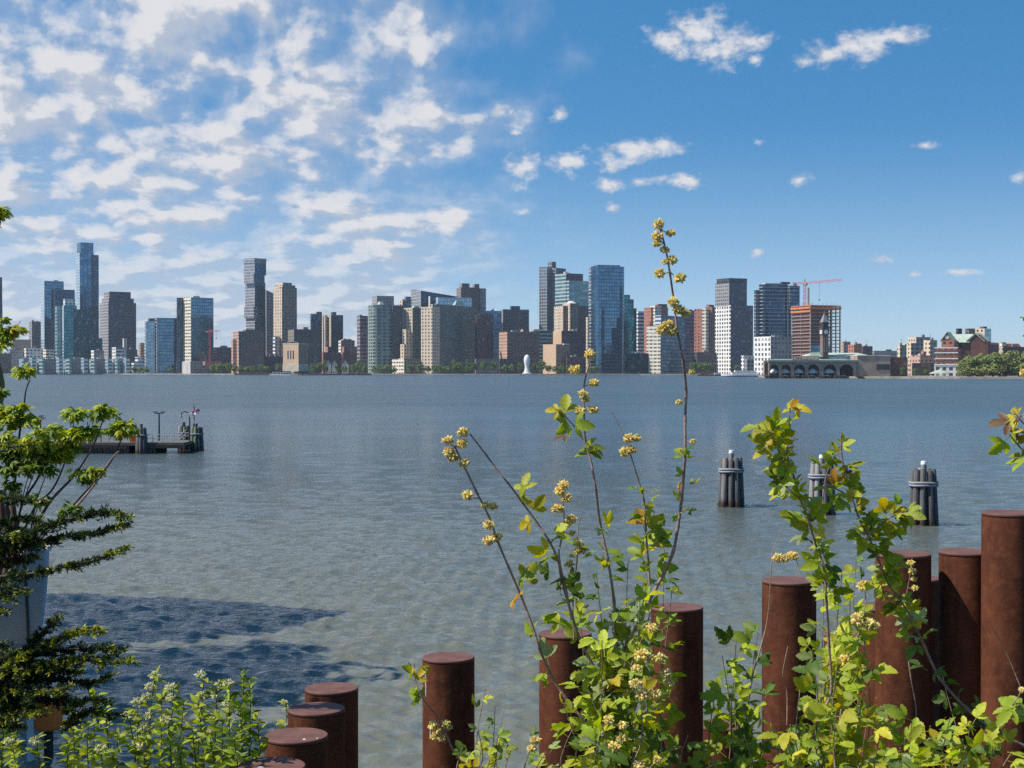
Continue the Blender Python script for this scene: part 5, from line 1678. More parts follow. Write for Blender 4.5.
# ------------------------------------------------------------------ ship lying at the left bank
HB = Vector((xat(47, 35.0), 35.0, 0))
AX = Vector((-.90, .43, 0)).normalized()                   # from the bow towards the stern
SD = Vector((AX.y, -AX.x, 0))                               # away from the viewer
m_hull = plain('hull_white_paint', (.62, .58, .56), .55, var=.16, scale=.9, bump=.05)
m_hullb = plain('hull_blue_grey', (.45, .52, .60), .5, var=.2, scale=.9)
ship = thing('moored_ship', 'white ship bow with a dark vertical seam half hidden by the conifer', 'ship', tuple(HB))
n, LEN, BEAM = 26, 24.0, 5.6
secs = []
top0 = zat(550, 35.0)
for k in range(n + 1):
    q = k / n
    s = q * LEN
    wtop = BEAM / 2 * min(1, (.05 + (q / .26) ** .7 * .95)) if q > 0 else .06
    wbot = BEAM / 2 * min(1, (q / .30) ** .95) * .93 if q > 0 else .03
    shear = top0 - .5 * min(1, q / .45) + .3 * max(0, q - .6)
    row = []
    for j in range(9):
        v = j / 8
        zz = -1.2 + (shear + 1.2) * v
        flare = v ** 1.7
        w = wbot + (wtop - wbot) * flare
        rake = (1 - v) ** 1.6 * .55 * max(0, 1 - q * 4)
        row.append((s + rake, w, zz))
    secs.append(row)
def hp(s, w, z): return HB + AX * s + SD * w + Vector((0, 0, z))
for nm, sg, mt in (('hull_side', -1, m_hull), ('far_hull_side', 1, m_hullb)):
    b = MB()
    for r0, r1 in zip(secs[:-1], secs[1:]):
        for j in range(8):
            f_ = [hp(r0[j][0], sg * r0[j][1], r0[j][2]), hp(r1[j][0], sg * r1[j][1], r1[j][2]), hp(r1[j + 1][0], sg * r1[j + 1][1], r1[j + 1][2]), hp(r0[j + 1][0], sg * r0[j + 1][1], r0[j + 1][2])]
            b.face(f_ if sg > 0 else f_[::-1])
    b.build(nm, mt, ship, smooth=True)
b = MB()
r0 = secs[0]
for j in range(8):
    b.face([hp(r0[j][0], -r0[j][1], r0[j][2]), hp(r0[j][0], r0[j][1], r0[j][2]), hp(r0[j + 1][0], r0[j + 1][1], r0[j + 1][2]), hp(r0[j + 1][0], -r0[j + 1][1], r0[j + 1][2])])
b.build('bow_plate', m_hullb, ship)
b = MB()
r1 = secs[1]
b.tube([hp(.36 + .5 * r0[j][0] * .3, -(r0[j][1] + (r1[j][1] - r0[j][1]) * (.36 - .85 * r0[j][0] + .85 * r0[j][0]) / (r1[j][0] - r0[j][0] + r0[j][0])) - .03, r0[j][2]) for j in range(2, 9)], .035, 6)
b.build('stem_bar', m_darkroof, ship)
b = MB()
for r0, r1 in zip(secs[:-1], secs[1:]):
    b.face([hp(r0[8][0], -r0[8][1], r0[8][2] - .55), hp(r0[8][0], r0[8][1], r0[8][2] - .55), hp(r1[8][0], r1[8][1], r1[8][2] - .55), hp(r1[8][0], -r1[8][1], r1[8][2] - .55)])
b.build('deck', plain('ship_deck', (.24, .23, .22), .8), ship)
for sg in (-1, 1):
    b = MB(); b.tube([hp(r[8][0], sg * r[8][1], r[8][2] + .03) for r in secs], .06, 6); b.build('bulwark_rail', m_hull, ship)
rows = secs[-1]
b = MB(); b.face([hp(q[0], -q[1], q[2]) for q in rows] + [hp(q[0], q[1], q[2]) for q in reversed(rows)]); b.build('transom', m_hull, ship)
rzs = math.atan2(AX.y, AX.x)
def deckbox(s, w, z, size, nm, mt):
    c = hp(s, w, z); b = MB(); b.box(tuple(c), size, rzs); return b.build(nm, mt, ship)
deckbox(9.5, 0, 3.2, (10.4, 5.0, 3.2), 'unseen_deckhouse', m_white)  # decks out of view, added and stacked high to shade the water
deckbox(9.1, 0, 6.3, (9.6, 5.0, 3.0), 'unseen_saloon', m_white)
deckbox(9.1, 0, 6.6, (9.7, 5.1, .9), 'saloon_window', m_glassdark)
deckbox(8.3, 0, 9.2, (7.8, 4.6, 2.7), 'unseen_wheelhouse', m_white)
deckbox(8.3, 0, 9.6, (7.9, 4.7, .9), 'wheelhouse_window', m_glassdark)
deckbox(8.5, 0, 10.7, (8.4, 5.2, .25), 'wheelhouse_roof', m_white)
deckbox(7.9, 0, 12.6, (6.4, 4.4, .2), 'canopy', m_hullb)  # unseen cover, raised to lengthen the shade on the water
for sg in (-1, 1):
    for s_ in (5.1, 10.7):
        b = MB(); b.tube([hp(s_, sg * 2, 10.8), hp(s_, sg * 2, 12.6)], .06, 6); b.build('canopy_post', m_steel, ship)
deckbox(15.6, 0, 6.0, (1.8, 1.8, 6.4), 'funnel', m_redpaint)
b = MB(); b.tube([hp(9, 0, 10.8), hp(9, 0, 16.5)], [.12, .05], 8); b.tube([hp(9, -1.6, 14), hp(9, 1.6, 14)], .05, 6); b.build('mast', m_steel, ship)

# orange ribbed mooring float and its post under the ship's bow
D = 25.0
fx = xat(47.5, D)
of = thing('ribbed_fender', 'orange ribbed fender drum glimpsed through the conifer below the ship', 'fender', (fx, D, 0))
b = MB()
zt_, zb = zat(696, D), zat(729, D)
prof_n = 40
b.lathe((fx, D, 0), [(.19, zb), (.215, zb + .03), (.215, zt_ - .03), (.17, zt_)], 28)
for q in range(14):
    a = 2 * math.pi * q / 14
    b.tube([(fx + .215 * math.cos(a), D + .215 * math.sin(a), zb + .03), (fx + .215 * math.cos(a), D + .215 * math.sin(a), zt_ - .03)], .016, 6)
b.build('drum', plain('orange_fender_rubber', (.90, .20, .03), .55, var=.2, scale=3), of)
b = MB(); b.tube([(fx, D, -1), (fx, D, zb)], .08, 8); b.build('post', m_darkwood, of)
wp = thing('white_post', 'white post beside the orange ribbed fender below the conifer', 'post', (xat(29.5, D), D, 0))
b = MB(); b.box((xat(29.5, D), D, (zat(716, D) - 1) / 2), (.11, .11, zat(716, D) + 1), .2); b.build('shaft', m_white, wp)
b = MB(); b.box((xat(29.5, D), D, zat(716, D) + .02), (.15, .15, .05), .2); b.build('cap', m_white, wp)

# ------------------------------------------------------------------ low quay at left with the trees whose shade lies on the water
b = MB()
b.prism([(-60, 11.3), (-12.2, 11.3), (-12.2, 31), (-60, 31)], -2.5, 2.6, [1] * 4, 0)
tag(b.build('left_quay_ground', [m_soil, m_wall]), kind='structure')
for (x_, y_, w_, h_, lab) in ((-15.6, 24.0, 8.4, 12.0, 'leafy bank tree nearest the viewer on the low quay left of the picture'), (-16.3, 29.6, 9.4, 13.0, 'tall leafy bank tree on the low quay right before the moored ship')):
    me, tm = FT[1][int(h_) % 3]
    root = thing('tree', lab, 'tree', (x_, y_, 2.6))
    for nm, m_ in (('crown', me), ('trunk', tm)):
        o = bpy.data.objects.new(nm, m_)
        COL.objects.link(o); o.parent = root; ORG[o] = ORG[root]
    root.scale = (w_, w_, h_)
# ------------------------------------------------------------------ rusty steel posts
def rust_material():
    m, t, p, out = mat_new('weathered_rust')
    tc = t.n('ShaderNodeTexCoord').outputs['Object']
    oi = t.n('ShaderNodeObjectInfo').outputs['Random']
    tc = t.vm('ADD', tc, t.xyz(t.m('MULTIPLY', oi, 17.0), 0.0, t.m('MULTIPLY', oi, 9.0)))
    big = t.noise(t.vm('MULTIPLY', tc, (1, 1, .45)), 5.0, 6, .62)
    speck = t.noise(tc, 55.0, 5, .7)
    mott = t.noise(tc, 18.0, 5, .65)
    streak = t.noise(t.vm('MULTIPLY', tc, (26, 26, .9)), 1.0, 5, .65)
    c = t.mix(t.smooth(big, .32, .68), (.062, .020, .0105), (.128, .042, .021))
    c = t.mix(t.smooth(mott, .42, .72, 0, .6), c, (.165, .060, .028))
    c = t.mix(t.smooth(streak, .52, .74, 0, .55), c, (.030, .012, .009))
    c = t.mix(t.smooth(speck, .60, .74, 0, .75), c, (.024, .010, .008))
    c = t.mix(t.smooth(speck, .36, .27, 0, .5), c, (.22, .095, .045))
    t.put(p.inputs['Base Color'], c)
    p.inputs['Roughness'].default_value = .82
    p.inputs['Specular IOR Level'].default_value = .15
    bn = t.n('ShaderNodeBump'); bn.inputs['Strength'].default_value = .35; bn.inputs['Distance'].default_value = .006
    t.put(bn.inputs['Height'], t.m('ADD', speck, mott)); t.put(p.inputs['Normal'], bn.outputs[0])
    return m


def cap_material():
    m, t, p, out = mat_new('rusted_cap_plate')
    tc = t.n('ShaderNodeTexCoord').outputs['Object']
    a = t.noise(tc, 9.0, 6, .65); b_ = t.noise(tc, 70.0, 4, .7)
    c = t.mix(t.smooth(a, .3, .7), (.095, .036, .026), (.15, .064, .048))
    c = t.mix(t.smooth(b_, .6, .75, 0, .5), c, (.07, .03, .02))
    t.put(p.inputs['Base Color'], c)
    p.inputs['Roughness'].default_value = .75
    return m


M_RUST, M_CAPP = rust_material(), cap_material()
M_DROP = plain('bird_dropping', (.55, .50, .46), .8, var=.3, scale=60)
POSTS = [
 (331.5, 687.6, 9.02, 'rusty steel post at the back of the descending group of four by the white-flowered shrub'),
 (316.6, 708.0, 8.42, 'second highest rusty steel post in the descending group of four by the white-flowered shrub'),
 (296.5, 734.7, 7.62, 'third rusty steel post going down in the group of four by the white-flowered shrub'),
 (270.3, 765.5, 6.85, 'lowest rusty steel post, only its cap showing at the bottom of the picture'),
 (448.5, 656.5, 9.20, 'lone rusty steel post with a white drip and a flowering twig across it'),
 (565.3, 632.5, 9.13, 'rusty steel post crossed by the long bare leftmost stem of the flowering shrub'),
 (677.0, 606.5, 9.20, 'rusty steel post right of the densest leaves of the tall flowering shrub'),
 (789.1, 579.7, 8.94, 'rusty steel post with a thin bare twig standing in front of its left half'),
 (903.2, 553.2, 8.82, 'rusty steel post with a flower tassel hanging before its right side'),
 (966.5, 550.8, 8.90, 'rusty steel post just left of the tallest post'),
 (1010.5, 512.0, 8.60, 'tallest rusty steel post at the right edge of the picture'),
 (883.0, 606.0, 9.75, 'darker rusty steel post mostly hidden behind the post with the flower tassel'),
 (916.0, 577.5, 9.9, 'rusty steel post filling the gap between the tassel post and its right neighbour'),
 (848.0, 634.0, 10.1, 'lower rusty steel post glimpsed behind the bright leaves between two taller posts'),
 (722.0, 724.0, 9.9, 'low rusty steel post glimpsed behind dark leaves right of the densest shrub'),
]
for i, (px, py, Y, lab) in enumerate(POSTS):
    P = at(px, py, Y)
    gz0 = ground_z(P.x, P.y)
    R = .16
    root = thing('rusty_post', lab, 'post', (P.x, P.y, gz0), 'rusty steel posts along the bank')
    h = P.z - gz0
    tilt = (random.uniform(-.004, .004), random.uniform(-.004, .004))
    b = MB(); c = (P.x, P.y, gz0)
    b.lathe(c, [(R, -.6), (R, 0), (R, h * .5), (R, h - .022)], 56); b.build('tube', M_RUST, root, smooth='auto')
    b = MB(); b.lathe(c, [(R - .012, h - .022), (R + .0004, h - .0195), (R + .0006, h - .006), (R - .001, h - .002), (R - .004, h)], 56); b.build('cap_plate', M_CAPP, root, smooth='auto')
    if i in (2, 4, 3):
        b = MB()
        g = random.Random(i)
        if i == 4:
            an = math.radians(250)
            for q in range(9):
                a_ = an - .62 + g.uniform(-.02, .02)
                z_ = h - .06 - q * .017
                b.tube([(P.x + (R + .001) * math.cos(a_), P.y + (R + .001) * math.sin(a_), gz0 + z_), (P.x + (R + .001) * math.cos(a_ + .01), P.y + (R + .001) * math.sin(a_ + .01), gz0 + z_ - .03)], [.006, .004], 6)
            a_ = an - .35
            b.tube([(P.x + (R + .001) * math.cos(a_), P.y + (R + .001) * math.sin(a_), gz0 + h - .42 - .03 * q) for q in range(3)], [.003, .005, .003], 6)
        else:
            for q in range(2):
                a_, r_ = g.uniform(3.6, 5.8), g.uniform(.3, .9) * R
                b.lathe((P.x + r_ * math.cos(a_), P.y + r_ * math.sin(a_), gz0 + h), [(g.uniform(.006, .018), 0), (g.uniform(.003, .008), .003)], 9, ry=g.uniform(.4, .9))
        b.build('bird_dropping', M_DROP, root)

# ------------------------------------------------------------------ shrubs
def catmull(pts, sub=6):
    pts = [Vector(p) for p in pts]
    out = []
    n = len(pts)
    for i in range(n - 1):
        p0, p1, p2, p3 = pts[max(i - 1, 0)], pts[i], pts[i + 1], pts[min(i + 2, n - 1)]
        for k in range(sub):
            t_ = k / sub
            out.append(.5 * ((2 * p1) + (p2 - p0) * t_ + (2 * p0 - 5 * p1 + 4 * p2 - p3) * t_ * t_ + (3 * p1 - p0 - 3 * p2 + p3) * t_ ** 3))
    out.append(pts[-1])
    return out


def stem_path(px_pts, Yb, Yt, root=None):
    """a stem given from its foot up; depth drifts from Yb to Yt"""
    n = len(px_pts)
    pts = []
    for i, (x, y) in enumerate(px_pts):
        q = i / max(1, n - 1)
        pts.append(at(x, y, Yb + (Yt - Yb) * q + .03 * math.sin(i * 2.1)))
    if root is not None:
        a = pts[0]
        rz = ground_z(root[0], root[1])
        pts = [Vector((root[0], root[1], rz - .05)), Vector((root[0] * .6 + a.x * .4, root[1] * .6 + a.y * .4, rz * .55 + a.z * .45))] + pts
    return catmull(pts, 5)


def along(path, q):
    """point and direction at share q of the path's length"""
    L = [0.0]
    for a, b_ in zip(path[:-1], path[1:]): L.append(L[-1] + (b_ - a).length)
    s = q * L[-1]
    for i in range(len(path) - 1):
        if L[i + 1] >= s:
            f_ = (s - L[i]) / max(1e-6, L[i + 1] - L[i])
            return path[i].lerp(path[i + 1], f_), (path[i + 1] - path[i]).normalized()
    return path[-1], (path[-1] - path[-2]).normalized()


GREEN = [((.23, .31, .030), 4), ((.35, .42, .036), 4.8), ((.11, .175, .026), 2.2), ((.48, .49, .045), 3.2), ((.42, .36, .03), .8), ((.30, .38, .14), 1.6)]  # the whitish green entry paints a sheen on some leaves
TIP = [((.30, .35, .036), 3), ((.46, .40, .03), 1.8), ((.48, .27, .03), .55), ((.20, .11, .05), .3), ((.22, .30, .03), 2)]
DARK = [((.07, .12, .022), 3), ((.10, .165, .026), 3), ((.17, .24, .03), 2), ((.28, .34, .035), 1)]
MAPLE = [((.20, .29, .030), 3), ((.31, .39, .034), 4), ((.44, .46, .04), 2.4), ((.10, .165, .024), 1.6)]
WHITES = [((.21, .29, .020), 4), ((.33, .40, .026), 4), ((.095, .15, .018), 2.2), ((.36, .40, .07), 1.8)]


def pick(pal):
    return random.choices([c for c, w in pal], [w for c, w in pal])[0]


def leaf_run(L, path, q0, q1, n, size, tmpl, pal, up=.55, jitter=.0):
    for k in range(n):
        q = q0 + (q1 - q0) * (k + random.random()) / n
        p, d = along(path, q)
        side = rvec(); side -= np.array(d) * side.dot(np.array(d)); side /= np.linalg.norm(side) + 1e-9
        xd = side * .9 + np.array(d) * random.uniform(.1, .8) + np.array([0, 0, random.uniform(-.25, .25)])
        zd = np.array([-.25, -.45, up]) + rvec(.42)
        s = size * random.uniform(.6, 1.15)
        L.add(*random.choice(tmpl), np.array(p) + rvec(jitter), xd, zd, s, vary(pick(pal)))


OCT = (np.array([(1, 0, 0), (0, 1, 0), (-1, 0, 0), (0, -1, 0), (0, 0, 1), (0, 0, -1)], float), [(0, 1, 4), (1, 2, 4), (2, 3, 4), (3, 0, 4), (1, 0, 5), (2, 1, 5), (3, 2, 5), (0, 3, 5)])
M_FLOWER = leaf_material('flower_petal', .6, .45, .15)


def flower(px, py, Y, parent, r=.027, n=95, pal=((.80, .72, .33), (.86, .80, .46), (.76, .62, .20), (.70, .68, .27)), name='flower_cluster', flat=.8):
    L = Leaves()
    c = np.array(at(px, py, Y))
    for k in range(n):
        d = rvec(); d /= np.linalg.norm(d)
        q = r * random.uniform(.55, 1.0)
        p = c + d * q * np.array([1, 1, flat])
        L.add(OCT[0] * np.array([1.5, .8, .8]), OCT[1], p, d, rvec(), r * random.uniform(.16, .28), vary(random.choice(pal), .2))
    return L.build(name, M_FLOWER, parent, smooth=False)


def shrub_stem(root, px_pts, Yb, Yt, foot_, r0, r1, runs=(), flowers=(), mat=None, fr=.024):
    path = stem_path(px_pts, Yb, Yt, foot_)
    n = len(path)
    b = MB()
    rad = []
    for i in range(n):
        q = i / (n - 1)
        node = 1 + (.28 if i % 5 == 0 and q > .1 else 0)
        rad.append((r0 + (r1 - r0) * q) * node)
    b.tube(path, rad, 7)
    st = b.build('stem', mat or M_BARK, root, smooth=True)
    if runs:
        L = Leaves()
        for (q0, q1, k, size, pal) in runs:
            leaf_run(L, path, q0, q1, k, size, SUMAC, pal, jitter=.012)
        L.build('leaves', M_LEAF, st)
    for f_ in flowers:
        # a short stalk ties the cluster to the stem
        q = min((abs(along(path, s)[0].z - at(f_[0], f_[1], Yt).z) + 0 * s, s) for s in np.linspace(.05, 1, 60))[1]
        p, d = along(path, q)
        Y = p.y - .015
        c = at(f_[0], f_[1], Y)
        fo = flower(f_[0], f_[1], Y, st, r=fr * 1.12 * (f_[2] if len(f_) > 2 else 1))
        if (c - p).length > .02 and (c - p).length < .25:
            b = MB(); b.tube([p, p.lerp(c, .5) - Vector((0, 0, .006)), c], [.003, .0025, .002], 5); b.build('stalk', M_BARK, st)
    return st, path


S = .096
sh = thing('flowering_shrub', 'tall flowering shrub with yellow flower balls rising before the skyline in the middle', 'shrub', (.55, 7.3, ground_z(.55, 7.3)))
F0 = (.55, 7.3)
# S1 leftmost long stem
shrub_stem(sh, [(640, 790), (608, 746), (587, 724), (565, 697), (551, 675), (540, 650), (533, 628), (521, 596), (509, 568), (498, 542), (489, 517), (476, 491), (464, 466), (455, 447)], 7.3, 7.0, F0, .0085, .0040,
           [(.60, .72, 5, S, GREEN), (.76, .79, 3, S, TIP), (.42, .56, 6, S * .9, GREEN)],
           [(463, 432), (447.6, 440.6), (462, 443.6), (449, 452), (453, 457), (464, 463.7), (467.5, 495), (485.6, 505, .8), (493.4, 506, .8), (488.6, 525), (488, 541), (496.4, 537)])
# S2
shrub_stem(sh, [(628, 790), (612, 720), (603, 683), (595, 669), (581, 642), (571, 612), (562, 582), (558, 560), (549, 541), (537, 523), (522, 502), (508, 483), (499, 473), (487, 456), (470, 434)], 7.2, 7.05, F0, .0085, .0035,
           [(.83, .88, 6, S * 1.05, TIP), (.77, .80, 5, S, GREEN), (.71, .75, 5, S, DARK), (.42, .62, 34, S, GREEN)], [])
shrub_stem(sh, [(572, 620), (566, 590), (559, 558), (561, 541), (564, 523), (563, 500), (562, 488)], 7.1, 7.05, None, .006, .0025,
           [(.0, .3, 5, S * .9, GREEN)], [(563.6, 485), (560, 491), (566.5, 498), (571, 519), (558, 509), (572, 533, .6)])
shrub_stem(sh, [(574, 640), (573, 600), (577, 560), (578, 529), (582.6, 511)], 7.25, 7.2, None, .004, .0018,
           [(.55, .75, 4, S * .8, TIP), (.0, .4, 6, S * .8, GREEN)], [(579.7, 543.6, .8), (578, 551, .8), (569, 564, .8), (584, 551, .7)])
# S4
shrub_stem(sh, [(616, 790), (610, 735), (616, 683), (617, 655), (615, 631), (614, 601), (607.5, 558), (600, 523), (596, 491), (591.5, 464), (585.5, 441), (584, 410), (584, 385), (590, 362)], 7.2, 7.0, F0, .009, .0036,
           [(.86, .885, 5, S, TIP), (.70, .78, 5, S * .9, GREEN), (.54, .66, 9, S, GREEN), (.34, .54, 36, S, GREEN), (.22, .4, 24, S, GREEN)],
           [(590, 354), (575, 369.5), (583, 394, .9), (580, 411, .9), (593, 409.5, .9), (594, 383, .9), (586, 399, .7)])
shrub_stem(sh, [(583, 440), (574, 426), (566, 417), (560, 410)], 7.05, 6.95, None, .003, .002, [(.3, 1.0, 6, S, TIP)], [])
# S5 thin
shrub_stem(sh, [(650, 590), (648, 560), (645.6, 526), (644, 500), (638, 479), (631, 456), (622, 432), (612, 412)], 7.25, 7.1, None, .006, .0016,
           [(.48, .56, 4, S * .7, TIP), (.18, .42, 12, S, TIP), (.0, .25, 10, S, GREEN)], [(629.5, 438), (637, 438, .8), (625, 452), (632, 450, .9), (628, 439, .8)])
# S6 the tallest
shrub_stem(sh, [(618, 790), (609, 720), (611, 683), (617, 669), (625, 650), (636, 628), (649, 601), (664, 573), (673, 552), (677.7, 527), (681.5, 499), (685, 455), (685, 421), (686, 391), (683, 361), (677.4, 331), (673.6, 300), (670, 274), (666, 251), (660.5, 229)], 7.2, 6.95, F0, .011, .0042,
           [(.66, .72, 7, S * .7, TIP), (.505, .525, 5, S, TIP), (.36, .50, 54, S, GREEN), (.24, .38, 40, S, GREEN), (.735, .75, 3, S * .7, GREEN)],
           [(658.5, 224), (670.6, 232.7, .8), (657.4, 236), (657.4, 243, .8), (665, 249.7, .8), (672, 260, .9), (659.7, 273), (680, 278), (673.6, 302), (678.5, 309), (685, 313, .9), (668, 325), (672.5, 331), (662, 330), (665, 262, .6), (692, 372, .6), (679, 402, .6), (693, 441, .5), (681, 450, .4)])
shrub_stem(sh, [(612, 730), (626, 686), (633, 661), (644, 634), (652, 606)], 7.15, 7.0, None, .006, .0025,
           [(.5, 1.0, 12, S, GREEN)], [(652, 628, 1.1)])
# leafy sprouts that fill the heart of the shrub
def sprouts(root, spec, foot_, seed, pal=GREEN, size=S, fl=None, dens=1.0):
    g = random.Random(seed)
    for (xb, xt, yt, Y, k) in spec:
        ym = (yt + 790) / 2
        path_px = [(xb, 790), (xb * .55 + xt * .45 + g.uniform(-9, 9), ym), (xt, yt)]
        shrub_stem(root, path_px, Y, Y + g.uniform(-.2, .15), (foot_[0] + (at(xb, 790, Y).x - foot_[0]) * .6, Y + g.uniform(-.05, .15)), .006, .002,
                   [(.34, 1.0, int(k * 1.45 * dens), size, pal)], (), M_BARK)
sprouts(sh, [(590, 578, 600, 7.35, 16), (600, 596, 572, 7.4, 16), (640, 628, 560, 7.4, 18), (655, 664, 545, 7.3, 16), (632, 640, 600, 7.1, 20), (598, 602, 640, 7.05, 24),
             (660, 672, 590, 7.15, 14), (650, 655, 640, 7.0, 20), (620, 612, 620, 7.45, 14), (575, 562, 700, 7.0, 14), (605, 588, 690, 6.95, 20), (628, 640, 690, 6.9, 24), (665, 668, 690, 6.9, 20), (645, 660, 720, 6.85, 22), (595, 600, 735, 6.8, 20), (566, 572, 730, 6.9, 12), (690, 688, 735, 6.9, 10)], F0, 5)
for fx_, fy_, k in [(652, 628, 1.1), (642.7, 655.7, 1.6), (650, 659, 1.2), (660.5, 658.5, 1.3), (637, 669, 1.1), (666, 673.5, 1.2), (669, 683, 1.0), (636, 684, 1.4), (644, 694, 1.5), (655, 694, 1.3), (608.5, 720, 1.1), (622, 725.5, 1.1), (622, 738, 1.2), (614, 747, 1.3), (640, 765, 1.3), (536, 740.5, 1.1), (532, 749, 1.0), (657, 760, 1.0)]:
    flower(fx_, fy_, 6.72, sh, .024 * k * .9)

lw = thing('low_shrub', 'low yellow-green shrub with thin upright twigs between the lone post and its right neighbour', 'shrub', (-.05, 7.9, ground_z(-.05, 7.9)))
sprouts(lw, [(478, 486, 688, 8.9, 7), (484, 495, 705, 8.8, 8), (470, 478, 730, 7.9, 14), (492, 500, 738, 7.8, 16), (510, 512, 748, 7.7, 16), (526, 534, 742, 7.8, 10), (455, 462, 748, 7.6, 14), (540, 546, 752, 7.6, 12), (482, 470, 752, 7.5, 16)], (-.05, 7.9), 8, pal=GREEN, size=.07)
shrub_stem(lw, [(497, 775), (496, 748), (501, 725), (505, 702)], 8.0, 8.0, None, .0035, .0012, [(.1, .5, 5, .04, GREEN)], [])
tw = thing('flowering_twig', 'dark flowering twig leaning left across the lone rusty post', 'twig', (-.2, 8.0, ground_z(-.2, 8.0)))
shrub_stem(tw, [(480, 785), (462, 763), (453, 750), (445, 732), (436, 715), (423, 699), (415, 679), (414, 664)], 8.0, 7.9, (-.15, 8.05), .006, .003, [(.88, 1.0, 6, S * .85, TIP), (.30, .5, 7, S * .9, TIP)], [(433, 725), (437, 731, .9), (446, 724, .9), (441, 738, .8), (434, 737, .8), (449, 727, .7)])

sr = thing('flowering_shrub', 'leafy shrub with two tall crooked shoots between the right-hand posts', 'shrub', (1.6, 7.5, ground_z(1.6, 7.5)))
F1 = (1.6, 7.5)
shrub_stem(sr, [(800, 790), (812, 745), (820, 715), (831, 692), (829, 644), (826.6, 603), (824, 569), (817, 548), (809, 523), (801, 501), (794, 477), (787, 455), (788, 432), (790, 408)], 7.4, 7.15, F1, .008, .0035,
           [(.70, .93, 50, S * .9, GREEN), (.92, 1.0, 14, S * .9, TIP), (.28, .42, 8, S, GREEN)], [])
shrub_stem(sr, [(787, 470), (779, 452), (772, 437), (764, 424)], 7.2, 7.1, None, .004, .002, [(.25, 1.0, 16, S * .9, TIP)], [])
shrub_stem(sr, [(800, 500), (790, 490), (778, 478)], 7.2, 7.05, None, .003, .002, [(.2, 1.0, 9, S * .9, GREEN)], [])
shrub_stem(sr, [(1030, 765), (1000, 736), (969, 711), (940.5, 679), (924.7, 647), (912, 619), (896, 594), (888, 583), (877.7, 558), (869.5, 539), (858.6, 517), (850, 490), (842, 457), (841, 435)], 7.6, 7.1, (2.35, 7.7), .0085, .0033,
           [(.66, .86, 52, S * .95, GREEN), (.84, .96, 22, S * .9, TIP), (.50, .62, 9, S * .9, DARK), (.3, .38, 4, S, DARK)], [])
shrub_stem(sr, [(868, 538), (880, 525), (893, 516), (906, 512)], 7.15, 7.05, None, .004, .002, [(.1, 1.0, 22, S * .95, TIP)], [])
shrub_stem(sr, [(852, 500), (842, 492), (832, 487), (822, 482)], 7.15, 7.05, None, .004, .002, [(.1, .6, 7, S * .9, TIP)], [])
shrub_stem(sr, [(826, 520), (823, 500), (828, 470), (843, 445)], 7.4, 7.5, None, .004, .002, [(.6, 1.0, 8, S * .8, GREEN)], [])
shrub_stem(sr, [(742, 775), (745, 730), (752, 679), (760, 650), (768, 616), (771, 571), (772.5, 553), (782, 528)], 7.4, 7.5, (1.25, 7.4), .006, .0014, [(.42, .60, 12, S, GREEN), (.60, .66, 5, S * .9, TIP)], [(778, 558), (785, 558, .9), (793, 556)])
shrub_stem(sr, [(800, 575), (797, 562), (793, 556)], 7.5, 7.5, None, .002, .0012)
shrub_stem(sr, [(840, 720), (845.6, 676), (852, 647), (861, 628), (866, 600)], 7.6, 7.6, None, .005, .002, [(.0, .9, 20, S * .9, GREEN)], [(864.6, 586, 1.3), (858, 619, 1.4), (868, 624, 1.3), (845.5, 660, 1.2), (858, 666.6, 1.3), (874, 626, 1.0)])
shrub_stem(sr, [(787, 725), (787, 692), (783, 673), (788, 646)], 8.4, 8.4, None, .004, .002)
shrub_stem(sr, [(915, 738), (916, 708), (910.5, 676), (907, 650)], 8.2, 8.3, None, .004, .002)
shrub_stem(sr, [(958, 733), (948, 698), (943, 676)], 8.2, 8.2, None, .003, .0015)
shrub_stem(sr, [(1021, 688), (1004, 648), (988, 620)], 8.1, 8.1, None, .003, .0012)
shrub_stem(sr, [(906, 596), (910, 575), (912, 558)], 8.3, 8.3, None, .002, .0012, (), [(911, 563, .8), (912, 571, .9), (914, 579, .6), (915, 588, .7)])
sprouts(sr, [(820, 824, 585, 8.1, 18), (838, 842, 570, 8.0, 20), (852, 856, 560, 7.9, 20), (845, 850, 600, 7.8, 24), (826, 832, 640, 7.7, 26), (862, 864, 640, 7.7, 22), (840, 838, 660, 7.4, 26), (860, 858, 690, 7.2, 24), (824, 822, 690, 7.2, 22), (806, 800, 690, 7.1, 18), (872, 868, 720, 7.1, 16), (838, 836, 712, 7.0, 24), (800, 790, 725, 7.0, 18), (815, 812, 650, 7.8, 16)], (1.9, 7.5), 12)
sprouts(sr, [(742, 736, 640, 7.5, 18), (728, 722, 655, 7.6, 16), (716, 714, 700, 7.3, 16), (752, 758, 632, 7.6, 16), (738, 732, 690, 7.2, 22), (758, 764, 690, 7.2, 16), (722, 718, 738, 7.0, 18), (748, 744, 735, 7.0, 20), (770, 776, 730, 7.0, 16)], (1.2, 7.4), 13, pal=DARK + GREEN[:2])  # darker leaf colours stand in for shade low in the shrub

